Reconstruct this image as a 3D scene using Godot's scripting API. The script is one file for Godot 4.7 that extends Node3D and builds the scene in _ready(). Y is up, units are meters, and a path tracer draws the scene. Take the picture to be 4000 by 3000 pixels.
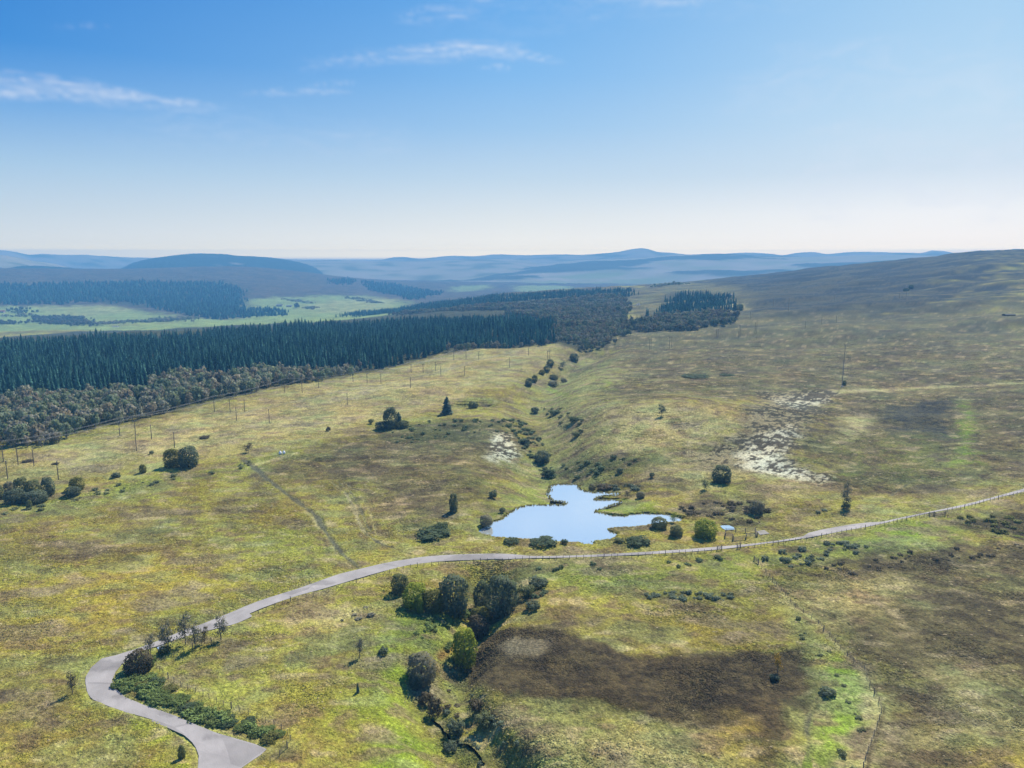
extends Node3D
# Moorland valley seen from the air: road bend, pond, stream gully, plantation, far hills. x right, -z away, metres.

const FOG := 0.00021
const SUN_AZ := 32.0
const SUN_EL := 49.0
const SUN_E := 1.6
const EXPOSURE := 1.65
const FOG_COLOR := Color(0.17, 0.52, 0.95)
const HAZE_TOP := 97
const HAZE_GLOW := Color(0.145, 0.31, 0.54)

var rng := RandomNumberGenerator.new()
var used := {}
var mats := {}

func _ready() -> void:
	rng.seed = 4711
	var cam := Camera3D.new()
	cam.name = "camera"
	cam.position = Vector3(0, 80, 0)
	cam.rotation_degrees = Vector3(-10, 0, 0)
	cam.fov = 56.74
	cam.near = 1.0
	cam.far = 40000.0
	add_child(cam)
	cam.current = true
	var env := Environment.new()
	env.background_mode = Environment.BG_SKY
	var sky := Sky.new()
	var pano := PanoramaSkyMaterial.new()
	pano.panorama = ImageTexture.create_from_image(sky_image())
	sky.sky_material = pano
	env.sky = sky
	env.tonemap_mode = Environment.TONE_MAPPER_LINEAR
	env.tonemap_exposure = EXPOSURE
	env.fog_enabled = true
	env.fog_density = FOG
	env.fog_light_color = FOG_COLOR.linear_to_srgb()
	env.sdfgi_enabled = true
	env.ssao_enabled = true
	env.ssil_enabled = true
	var we := WorldEnvironment.new()
	we.name = "world_environment"
	we.environment = env
	add_child(we)
	var sun := DirectionalLight3D.new()
	sun.name = "sun"
	sun.light_energy = SUN_E
	sun.light_color = Color(1.0, 0.95, 0.87)
	sun.light_angular_distance = 0.5
	sun.shadow_enabled = true
	sun.rotation_degrees = Vector3(-SUN_EL, 180.0 - SUN_AZ, 0)
	add_child(sun)
	prepare_terrain()
	build_ground()
	build_hills()
	build_water_and_road()
	build_cover()
	build_woods()
	build_bushes()
	build_fences()
	build_poles()
	build_buildings()
	build_small()

# ------------------------------------------------------------------ sky
const SKY_EL := [0.0, 1.5, 3.2, 6.1, 9.8, 13.4, 18.4, 30.0, 60.0, 90.0]
const SKY_R := ["fafafc", "fafafc", "f3f7fc", "d2e4f4", "c3dff5", "b3d7f4", "a3cef2", "7cb5eb", "4f96dd", "4189d6"]
const SKY_C := ["f2f5f7", "f0f4f6", "e1ebf2", "c4dcf0", "a2cbf0", "88bef0", "70b0ec", "4a94e0", "3c88d8", "3a84d4"]
const SKY_L := ["e0e9f0", "d8e4ee", "c8dbeb", "abcdea", "78afe6", "4b94dc", "3d86d4", "2f78ca", "337ccc", "3a80d0"]
const CLOUDS := [
	[-13.07,19.62,13.11,18.85,1.67,0.55],
	[-5.65,21.37,16.57,20.21,1.39,0.61],
	[0.00,18.85,16.64,19.02,0.67,0.44],
	[-39.21,10.22,-25.23,10.77,0.95,0.55],
	[-36.84,10.12,-23.64,10.49,0.72,0.33],
	[-31.55,10.39,-20.99,10.10,0.78,0.50],
	[-17.85,13.40,0.97,15.08,0.83,0.26],
	[-11.47,14.29,1.55,15.41,0.72,0.37],
	[-6.73,15.40,4.45,14.36,0.56,0.33],
	[-2.91,14.12,0.00,13.85,0.39,0.31],
	[-9.52,16.77,-1.92,17.39,0.72,0.28],
	[-20.57,11.38,-11.56,12.07,0.36,0.33],
	[-15.60,12.30,-11.16,12.69,0.25,0.31],
	[9.11,17.96,14.24,17.65,0.61,0.44],
	[-31.44,14.29,-27.64,14.96,0.22,0.20],
	[17.44,4.69,38.66,4.74,3.62,0.31],
	[19.10,7.17,37.20,6.95,3.06,0.13],
	[-31.78,8.04,-5.91,8.65,2.22,0.11],
	[-9.52,16.69,23.41,17.54,1.95,0.11],
	[13.47,10.94,36.71,11.35,3.34,0.18]]

func sky_row(tab: Array, el: float) -> Color:
	var k := 0
	while k < SKY_EL.size() - 2 and el > SKY_EL[k + 1]:
		k += 1
	var t := clampf((el - SKY_EL[k]) / (SKY_EL[k + 1] - SKY_EL[k]), 0, 1)
	return Color(tab[k]).srgb_to_linear().lerp(Color(tab[k + 1]).srgb_to_linear(), t)

func sky_image() -> Image:
	var w := 2048
	var h := 1024
	var px := PackedFloat32Array()
	px.resize(w * h * 3)
	px.fill(0.3)
	for row in h / 2 + 2:
		var el := maxf(90.0 - (row + 0.5) * 180.0 / h, 0.02)
		var path := minf(HAZE_TOP / sin(deg_to_rad(el)), 8900.0)
		var left := exp(-FOG * path)
		var lc := sky_row(SKY_L, el)
		var cc := sky_row(SKY_C, el)
		var rc := sky_row(SKY_R, el)
		for i in w:
			var az := (i + 0.5) * 360.0 / w - 180.0
			var d := absf(wrapf(az - SUN_AZ, -180.0, 180.0))
			var c: Color
			if d < 32.0:
				c = rc.lerp(cc, smoothstep(0.0, 1.0, d / 32.0) * 0.5 + d / 64.0)
			else:
				c = cc.lerp(lc, minf(1.0, (d - 32.0) / 36.0))
			# the air below the top of the haze gives its own light; what is left to the sky behind it
			var o := (row * w + (i + w / 2) % w) * 3
			px[o] = clampf((c.r / EXPOSURE - HAZE_GLOW.r * (1.0 - left)) / left, 0.02, 2.9)
			px[o + 1] = clampf((c.g / EXPOSURE - HAZE_GLOW.g * (1.0 - left)) / left, 0.02, 2.9)
			px[o + 2] = clampf((c.b / EXPOSURE - HAZE_GLOW.b * (1.0 - left)) / left, 0.02, 2.9)
	var n := FastNoiseLite.new()
	n.seed = 5
	n.noise_type = FastNoiseLite.TYPE_SIMPLEX_SMOOTH
	n.fractal_octaves = 4
	n.frequency = 1.0
	for c in CLOUDS:
		var a := Vector2(c[0], c[1])
		var b := Vector2(c[2], c[3])
		var th: float = c[4]
		var along := (b - a).normalized()
		var across := Vector2(-along.y, along.x)
		var length := (b - a).length()
		var lo := Vector2(minf(a.x, b.x) - th, minf(a.y, b.y) - th)
		var hi := Vector2(maxf(a.x, b.x) + th, maxf(a.y, b.y) + th)
		var wide := th > 1.2
		for row in range(maxi(0, int((90.0 - hi.y) * h / 180.0)), mini(h / 2, int((90.0 - lo.y) * h / 180.0) + 1)):
			for i in range(maxi(0, int((lo.x + 180.0) * w / 360.0)), mini(w, int((hi.x + 180.0) * w / 360.0) + 1)):
				var p := Vector2((i + 0.5) * 360.0 / w - 180.0, 90.0 - (row + 0.5) * 180.0 / h)
				var u := (p - a).dot(along) / length
				if u < 0.0 or u > 1.0:
					continue
				var bow := sin(u * PI) * th * 0.35
				var v := ((p - a).dot(across) - bow + th * 0.5 * n.get_noise_2d(p.x * 0.12 + c[0], p.y * 0.3)) / (th * (0.5 + 0.5 * sin(u * PI)))
				if absf(v) > 1.0:
					continue
				var streak := 0.42 + 0.75 * n.get_noise_2d(u * length * 0.10 + c[1] * 3.0, v * (1.2 if wide else 2.4) + c[0]) + 0.55 * n.get_noise_2d(u * length * 0.22, v * 7.0 + c[0])
				var s: float = 1.6 * c[5] * clampf(streak, 0, 1.2) * clampf(0.55 + 0.9 * n.get_noise_2d(u * length * 0.07 + 5.0, v * 5.0 - c[0]), 0.1, 1.0) * pow(1.0 - v * v, 1.5) * smoothstep(0.0, 0.3, u) * smoothstep(1.0, 0.85, u)
				var o := (row * w + (i + w / 2) % w) * 3
				px[o] = lerpf(px[o], 0.84 / EXPOSURE, s)
				px[o + 1] = lerpf(px[o + 1], 0.87 / EXPOSURE, s)
				px[o + 2] = lerpf(px[o + 2], 0.95 / EXPOSURE, s)
	return Image.create_from_data(w, h, false, Image.FORMAT_RGBF, px.to_byte_array())

# ------------------------------------------------------------------ naming
func numbered(called: String) -> String:
	var k: int = used.get(called, 0)
	used[called] = k + 1
	return called if k == 0 else "%s_%03d" % [called, k]

func tag(o: Node, label: String, category := "", group := "", kind := "") -> void:
	o.set_meta("label", label)
	if category:
		o.set_meta("category", category)
	if group:
		o.set_meta("group", group)
	if kind:
		o.set_meta("kind", kind)

func thing(called: String, label: String, category: String, at: Vector3, group := "") -> Node3D:
	var o := Node3D.new()
	o.name = numbered(called)
	o.position = at
	add_child(o)
	tag(o, label, category, group)
	return o

func part(called: String, mesh: Mesh, mat: Material, parent: Node3D, at := Transform3D()) -> MeshInstance3D:
	var o := MeshInstance3D.new()
	o.name = called
	o.mesh = mesh
	o.material_override = mat
	o.transform = at
	parent.add_child(o, true)
	return o

func sheet(called: String, mesh: Mesh, mat: Material, label: String, kind := "structure") -> MeshInstance3D:
	var o := MeshInstance3D.new()
	o.name = numbered(called)
	o.mesh = mesh
	o.material_override = mat
	add_child(o)
	tag(o, label, "", "", kind)
	return o

func lin(r: float, g: float, b: float) -> Color:
	return Color(r, g, b).linear_to_srgb()

func paint_mat(key: String, c: Color, rough := 0.9, vertex := false, back := 0.0) -> StandardMaterial3D:
	if mats.has(key):
		return mats[key]
	var m := StandardMaterial3D.new()
	m.resource_name = key
	m.albedo_color = c
	m.roughness = rough
	m.metallic_specular = 0.3
	m.vertex_color_use_as_albedo = vertex
	if back > 0.0:
		m.backlight_enabled = true
		m.backlight = lin(back, back, back * 0.75)
	mats[key] = m
	return m

func noise_tex(sd: int, freq: float, lo: float, hi: float, bump := false, size := 1024) -> NoiseTexture2D:
	var n := FastNoiseLite.new()
	n.seed = sd
	n.noise_type = FastNoiseLite.TYPE_SIMPLEX_SMOOTH
	n.frequency = freq
	n.fractal_octaves = 5
	n.fractal_gain = 0.62
	var t := NoiseTexture2D.new()
	t.width = size
	t.height = size
	t.seamless = true
	t.noise = n
	if bump:
		t.as_normal_map = true
		t.bump_strength = hi
	else:
		var g := Gradient.new()
		g.set_color(0, Color(lo, lo, lo))
		g.set_color(1, Color(hi, hi, hi))
		t.color_ramp = g
	return t

# ------------------------------------------------------------------ terrain
const RK := [0,100,200,300,450,600,800,1000,1300,1700,2000,2300,2800,3600,4300,5200,7000,16000]
# heights along nine bearings, in step with RK (distance from the camera's foot)
const COLS := [
	[0,0,0,0,-1,-4,-9,-16,-40,-70,-82,-86,-72,-8,34,-10,-60,-60],
	[0,0,0,0,-1,-4,-9,-16,-40,-70,-82,-86,-70,-8,27,-10,-60,-60],
	[0,0,0,0,-1,-4,-9,-16,-38,-66,-80,-86,-78,-14,33,-10,-60,-60],
	[0,0,0,0,-1,-4,-9,-16,-30,-52,-68,-76,-82,-78,-50,-62,-60,-60],
	[0,0,0,0,0,-2,-4,-8,-11,-12,-16,-36,-80,-78,-70,-62,-60,-60],
	[0,0,0,1,3,2,2,3,5,7,6,-10,-60,-78,-70,-62,-60,-60],
	[0,0,0,2,4,6,11,16,24,34,38,36,5,-40,-60,-60,-60,-60],
	[0,0,0,1,4,9,18,29,47,69,78,74,40,0,-40,-60,-60,-60],
	[0,0,0,2,6,12,24,38,60,88,102,96,60,10,-40,-60,-60,-60]]
const GULLIES := [
	[[Vector2(76.2,-637.7),Vector2(48.6,-557.3),Vector2(28.9,-479.5),Vector2(14.4,-412.1),Vector2(15.9,-359.9),Vector2(15.3,-317.1),Vector2(13.5,-279.2),Vector2(16.4,-258.3),Vector2(18,-246)],9,18],
	[[Vector2(-6.6,-171.5),Vector2(-7.3,-158.2),Vector2(-9.1,-146.1),Vector2(-10.7,-133.7),Vector2(-15.6,-123.1),Vector2(-13.1,-115.4),Vector2(-9.1,-107.8),Vector2(-4.1,-101),Vector2(-1.6,-96.6)],5.2,6.8],
	[[Vector2(-7.1,-139.7),Vector2(-10.3,-128.2),Vector2(-7.2,-117.6),Vector2(-1.7,-107.8),Vector2(3.2,-100.5)],2.0,2.4],
	[[Vector2(-29.1,-395.6),Vector2(-21.9,-396.8),Vector2(-16.8,-398)],6.0,7.0]]
const MOUNDS := [[74.3,-335.5,10,58,46]]
const ROAD := [Vector2(-46.1,-86),Vector2(-47,-89.9),Vector2(-47.8,-93.8),Vector2(-48.6,-97.7),Vector2(-49.1,-98.8),Vector2(-49.6,-99.9),Vector2(-50.1,-101),Vector2(-50.4,-101.9),Vector2(-50.8,-102.8),Vector2(-51.1,-103.7),Vector2(-51.6,-104.5),Vector2(-52.1,-105.2),Vector2(-52.6,-105.9),Vector2(-53.6,-107),Vector2(-54.6,-107.9),Vector2(-55.7,-108.8),Vector2(-56.8,-109.5),Vector2(-57.9,-110.3),Vector2(-59,-111),Vector2(-60.6,-111.8),Vector2(-62.1,-112.5),Vector2(-63.7,-113.2),Vector2(-65.5,-113.9),Vector2(-67.3,-114.5),Vector2(-69.1,-115.1),Vector2(-70.8,-115.9),Vector2(-72.6,-116.6),Vector2(-74.3,-117.4),Vector2(-75.6,-118.1),Vector2(-76.9,-118.7),Vector2(-78,-119.5),Vector2(-79,-120.5),Vector2(-79.9,-121.6),Vector2(-80.7,-122.8),Vector2(-81.5,-123.9),Vector2(-82.2,-125),Vector2(-82.8,-126.2),Vector2(-83.1,-127.3),Vector2(-83.3,-128.3),Vector2(-83.6,-129.4),Vector2(-83.5,-130.4),Vector2(-83.4,-131.5),Vector2(-83.3,-132.5),Vector2(-82.6,-132.9),Vector2(-81.9,-133.3),Vector2(-81.1,-133.7),Vector2(-80.4,-134.3),Vector2(-79.7,-134.9),Vector2(-79,-135.5),Vector2(-77.8,-136.6),Vector2(-76.7,-137.7),Vector2(-75.6,-138.9),Vector2(-74.5,-140.2),Vector2(-73.4,-141.5),Vector2(-72.3,-142.9),Vector2(-71.2,-144.1),Vector2(-70,-145.3),Vector2(-68.8,-146.5),Vector2(-67.9,-147.5),Vector2(-67.1,-148.5),Vector2(-66.2,-149.5),Vector2(-64.3,-151.9),Vector2(-62.5,-154.3),Vector2(-60.5,-156.7),Vector2(-58,-159.1),Vector2(-55.2,-161.4),Vector2(-52.5,-163.8),Vector2(-50,-166.3),Vector2(-47.5,-168.9),Vector2(-45,-171.3),Vector2(-43.5,-172.5),Vector2(-41.9,-173.5),Vector2(-40.3,-174.5),Vector2(-38.3,-175.8),Vector2(-36.3,-177.1),Vector2(-34.3,-178.3),Vector2(-31.5,-179.7),Vector2(-28.5,-181),Vector2(-25.5,-182.1),Vector2(-22.5,-182.9),Vector2(-19.4,-183.5),Vector2(-16.3,-184),Vector2(-13.1,-184.4),Vector2(-10,-184.7),Vector2(-6.8,-184.9),Vector2(-4.5,-184.9),Vector2(-2.2,-184.7),Vector2(0,-184.4),Vector2(2.1,-183.9),Vector2(4.2,-183.3),Vector2(6.3,-183),Vector2(11.6,-183.1),Vector2(16.9,-183.4),Vector2(22.2,-184),Vector2(28.8,-184.7),Vector2(35.3,-185.6),Vector2(41.8,-186.6),Vector2(46.9,-187.4),Vector2(52,-188.3),Vector2(57,-189.2),Vector2(62.5,-190.3),Vector2(68,-191.5),Vector2(73.4,-192.9),Vector2(77.3,-194),Vector2(81.2,-195.4),Vector2(85,-196.9),Vector2(86,-197.8),Vector2(86.9,-198.7),Vector2(87.9,-199.6),Vector2(92.7,-201.9),Vector2(97.6,-203.9),Vector2(102.6,-205.8),Vector2(104.6,-206.5),Vector2(106.7,-207),Vector2(108.7,-207.5),Vector2(110.7,-207.8),Vector2(112.7,-208.1),Vector2(114.6,-208.5),Vector2(117.7,-209.8),Vector2(120.8,-211.2),Vector2(123.9,-212.6),Vector2(128.6,-214.4),Vector2(133.3,-216.2),Vector2(138,-218),Vector2(143,-219.9),Vector2(148.1,-222),Vector2(153.1,-224.1),Vector2(160.9,-227.6),Vector2(168.7,-231.3),Vector2(176.4,-235.1),Vector2(186.3,-240),Vector2(196.1,-245.1),Vector2(205.8,-250.2),Vector2(244.5,-270.5),Vector2(283.1,-290.7),Vector2(321.7,-311),Vector2(316.4,-305.6),Vector2(278.7,-286),Vector2(240.9,-266.4),Vector2(203.2,-246.9),Vector2(193.6,-241.9),Vector2(184,-236.9),Vector2(174.3,-232.1),Vector2(170.5,-230.4),Vector2(166.6,-228.8),Vector2(162.7,-227.2),Vector2(157.4,-224.8),Vector2(152,-222.2),Vector2(146.6,-219.8),Vector2(142,-218.2),Vector2(137.3,-216.7),Vector2(132.6,-215.1),Vector2(127.9,-213.2),Vector2(123.1,-211.1),Vector2(118.4,-209.1),Vector2(115.4,-207.7),Vector2(112.3,-206.3),Vector2(109.3,-205),Vector2(105,-203.3),Vector2(100.8,-201.7),Vector2(96.5,-200),Vector2(92.8,-198.5),Vector2(89.1,-197),Vector2(85.4,-195.6),Vector2(81.3,-194.3),Vector2(77.2,-193),Vector2(73,-191.8),Vector2(68.1,-190.3),Vector2(63.2,-188.9),Vector2(58.2,-187.6),Vector2(51.6,-186.3),Vector2(44.9,-185.3),Vector2(38.1,-184.3),Vector2(31.7,-183.5),Vector2(25.3,-182.8),Vector2(18.9,-182.3),Vector2(12.6,-181.9),Vector2(6.3,-181.7),Vector2(0,-181.6),Vector2(-2.2,-181.7),Vector2(-4.5,-182),Vector2(-6.7,-182),Vector2(-10.3,-181.5),Vector2(-13.9,-180.8),Vector2(-17.5,-180),Vector2(-21,-179.1),Vector2(-24.5,-178.2),Vector2(-27.9,-176.9),Vector2(-31,-175.1),Vector2(-34,-173),Vector2(-36.9,-170.9),Vector2(-40.2,-168.3),Vector2(-43.6,-165.7),Vector2(-46.9,-163.1),Vector2(-49,-161.7),Vector2(-51,-160.3),Vector2(-52.9,-158.7),Vector2(-55.5,-156.3),Vector2(-58,-153.7),Vector2(-60,-151.1),Vector2(-59.7,-150.7),Vector2(-59.3,-150.3),Vector2(-59,-149.8),Vector2(-59.8,-148.5),Vector2(-60.9,-147.1),Vector2(-62.2,-145.9),Vector2(-63.3,-145.3),Vector2(-64.4,-144.7),Vector2(-65.5,-144),Vector2(-67.1,-143.1),Vector2(-68.7,-142.1),Vector2(-70.2,-141),Vector2(-71.4,-140),Vector2(-72.5,-138.9),Vector2(-73.6,-137.9),Vector2(-74.6,-137),Vector2(-75.6,-136.2),Vector2(-76.5,-135.4),Vector2(-76.9,-134.5),Vector2(-77.3,-133.6),Vector2(-77.8,-132.7),Vector2(-77.8,-131.9),Vector2(-77.9,-131),Vector2(-78,-130.2),Vector2(-78,-129.4),Vector2(-77.9,-128.6),Vector2(-77.9,-127.8),Vector2(-77.6,-126.9),Vector2(-77.3,-126),Vector2(-77.1,-125),Vector2(-76.3,-124),Vector2(-75.5,-123),Vector2(-74.7,-122.1),Vector2(-73.7,-121.3),Vector2(-72.7,-120.5),Vector2(-71.8,-119.7),Vector2(-70.3,-118.9),Vector2(-68.8,-118.2),Vector2(-67.3,-117.4),Vector2(-65.4,-116.6),Vector2(-63.5,-115.8),Vector2(-61.5,-114.9),Vector2(-59.7,-114.1),Vector2(-58,-113.2),Vector2(-56.2,-112.3),Vector2(-54.7,-111.5),Vector2(-53.2,-110.8),Vector2(-51.6,-110),Vector2(-50.3,-109.4),Vector2(-48.9,-108.9),Vector2(-47.6,-108.4),Vector2(-46,-107.8),Vector2(-44.4,-107.2),Vector2(-42.8,-106.6),Vector2(-42.1,-106.2),Vector2(-41.3,-105.8),Vector2(-40.6,-105.4),Vector2(-41.1,-104),Vector2(-42.1,-102.6),Vector2(-43.1,-101),Vector2(-43.5,-99.9),Vector2(-43.9,-98.8),Vector2(-44.4,-97.7),Vector2(-43.8,-93.8),Vector2(-43.2,-89.9),Vector2(-42.6,-86)]
const POND := [Vector2(14.5,-245.1),Vector2(16.8,-246.8),Vector2(23.4,-246.8),Vector2(23.2,-241.6),Vector2(25.1,-239.1),Vector2(28.2,-237.7),Vector2(36.6,-236.9),Vector2(36.2,-236.3),Vector2(32.1,-235.5),Vector2(29.3,-234.5),Vector2(27.3,-230.8),Vector2(28.1,-229.5),Vector2(34,-229.7),Vector2(36,-228.7),Vector2(33.5,-226.2),Vector2(28.8,-222.2),Vector2(26.1,-220.1),Vector2(26.1,-218.4),Vector2(29.7,-217),Vector2(31.7,-215.4),Vector2(36.7,-214.7),Vector2(37.6,-216.1),Vector2(42.7,-217.2),Vector2(50.2,-216.1),Vector2(52.6,-213.8),Vector2(53.7,-212.2),Vector2(51.7,-209.8),Vector2(48.3,-209),Vector2(42.6,-207.2),Vector2(36.3,-205.6),Vector2(32.7,-205.4),Vector2(28.8,-204.5),Vector2(28.6,-202.1),Vector2(31.2,-200.2),Vector2(29.4,-196.7),Vector2(26.2,-195.4),Vector2(23.4,-194.8),Vector2(22.8,-192.2),Vector2(20.5,-192.6),Vector2(19.3,-194.1),Vector2(14.7,-194.1),Vector2(10.1,-194.6),Vector2(5.1,-195.6),Vector2(0,-196.7),Vector2(-4.5,-197.5),Vector2(-8.7,-200.2),Vector2(-10.1,-202.1),Vector2(-8.9,-205.4),Vector2(-5.5,-210.3),Vector2(-3,-211.8),Vector2(0,-218.4),Vector2(2.3,-222.2),Vector2(5.8,-224.4),Vector2(11.5,-224.7),Vector2(17.6,-224.9),Vector2(19.1,-227.2),Vector2(17.5,-229.5),Vector2(14.5,-230),Vector2(13.8,-231.8),Vector2(13,-236.1),Vector2(14,-241.6)]
const REPAIRS := [
	["darker asphalt wedge at the road junction",[Vector2(-40.8,-105.3),Vector2(-43.3,-101.2),Vector2(-45.2,-101.9),Vector2(-46.7,-104.6),Vector2(-48.8,-107.8),Vector2(-47.4,-108),Vector2(-42.8,-106.4)],0.84],
	["dark narrow repair across the road at the bend",[Vector2(-81.3,-124.4),Vector2(-76.4,-124.1),Vector2(-76.1,-123.6),Vector2(-81,-123.8)],0.85],
	["pale square repair on the straight below the bushes",[Vector2(-49.8,-164.9),Vector2(-47.3,-166.6),Vector2(-46.2,-164.9),Vector2(-48.5,-163.3)],1.18],
	["dark repair along the upper road edge left of the bushes",[Vector2(-55.9,-160.6),Vector2(-53.3,-162.7),Vector2(-50,-164.4),Vector2(-49.9,-163.3),Vector2(-53.2,-160.3)],0.78],
	["dark strip along the outer edge of the lower bend",[Vector2(-63.3,-113.1),Vector2(-59,-111.3),Vector2(-55.9,-109.2),Vector2(-56.2,-109.1),Vector2(-59.3,-110.7),Vector2(-63.3,-112.6)],0.8],
	["dark seam across the road above the junction",[Vector2(-58.7,-111.3),Vector2(-56.3,-112.1),Vector2(-56.1,-111.8),Vector2(-58.3,-110.9)],0.85],
	["dark seam across the road in the middle of the frame",[Vector2(-34.1,-178.2),Vector2(-29.7,-176.6),Vector2(-29.9,-176.1),Vector2(-34.2,-177.5)],0.85]]
const WATER := -0.55
# kinds of ground cover: two colours that mix in it
const PALETTE := {
	"olive": [Color(0.25, 0.252, 0.043), Color(0.188, 0.16, 0.038)],
	"straw": [Color(0.4, 0.354, 0.141), Color(0.219, 0.197, 0.07)],
	"strawolive": [Color(0.338, 0.306, 0.108), Color(0.206, 0.19, 0.058)],
	"brownmoor": [Color(0.152, 0.141, 0.053), Color(0.075, 0.065, 0.029)],
	"heather": [Color(0.085, 0.067, 0.029), Color(0.037, 0.029, 0.015)],
	"darkscrub": [Color(0.094, 0.109, 0.032), Color(0.053, 0.064, 0.023)],
	"green": [Color(0.194, 0.238, 0.039), Color(0.119, 0.15, 0.03)],
	"bright": [Color(0.231, 0.292, 0.028), Color(0.163, 0.204, 0.024)],
	"vivid": [Color(0.175, 0.299, 0.019), Color(0.138, 0.218, 0.019)],
	"valley": [Color(0.237, 0.258, 0.08), Color(0.144, 0.16, 0.052)],
	"upper": [Color(0.04, 0.044, 0.029), Color(0.01, 0.018, 0.024)],  # right hillside heather; its backlit self-shade is put into these dark bluish colours
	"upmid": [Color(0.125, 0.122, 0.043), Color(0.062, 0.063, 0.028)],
	"burnt": [Color(0.237, 0.218, 0.122), Color(0.056, 0.053, 0.031)],
	"ash": [Color(0.5, 0.503, 0.357), Color(0.075, 0.068, 0.044)],
	"field": [Color(0.206, 0.279, 0.08), Color(0.169, 0.224, 0.066)],
	"forestfloor": [Color(0.05, 0.054, 0.019), Color(0.037, 0.041, 0.016)],
	"dirt": [Color(0.25, 0.231, 0.122), Color(0.138, 0.129, 0.061)],
	"mud": [Color(0.106, 0.109, 0.066), Color(0.062, 0.063, 0.038)],
	"yellow": [Color(0.362, 0.292, 0.038), Color(0.237, 0.197, 0.033)],
	"pale": [Color(0.45, 0.422, 0.188), Color(0.3, 0.272, 0.113)],
	"orange": [Color(0.375, 0.177, 0.038), Color(0.25, 0.136, 0.038)],
	"farmoor": [Color(0.088, 0.068, 0.036), Color(0.056, 0.046, 0.026)],
	"gravel": [Color(0.188, 0.163, 0.094), Color(0.138, 0.118, 0.069)],
	"rust": [Color(0.181, 0.166, 0.039), Color(0.122, 0.109, 0.034)]}
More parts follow.
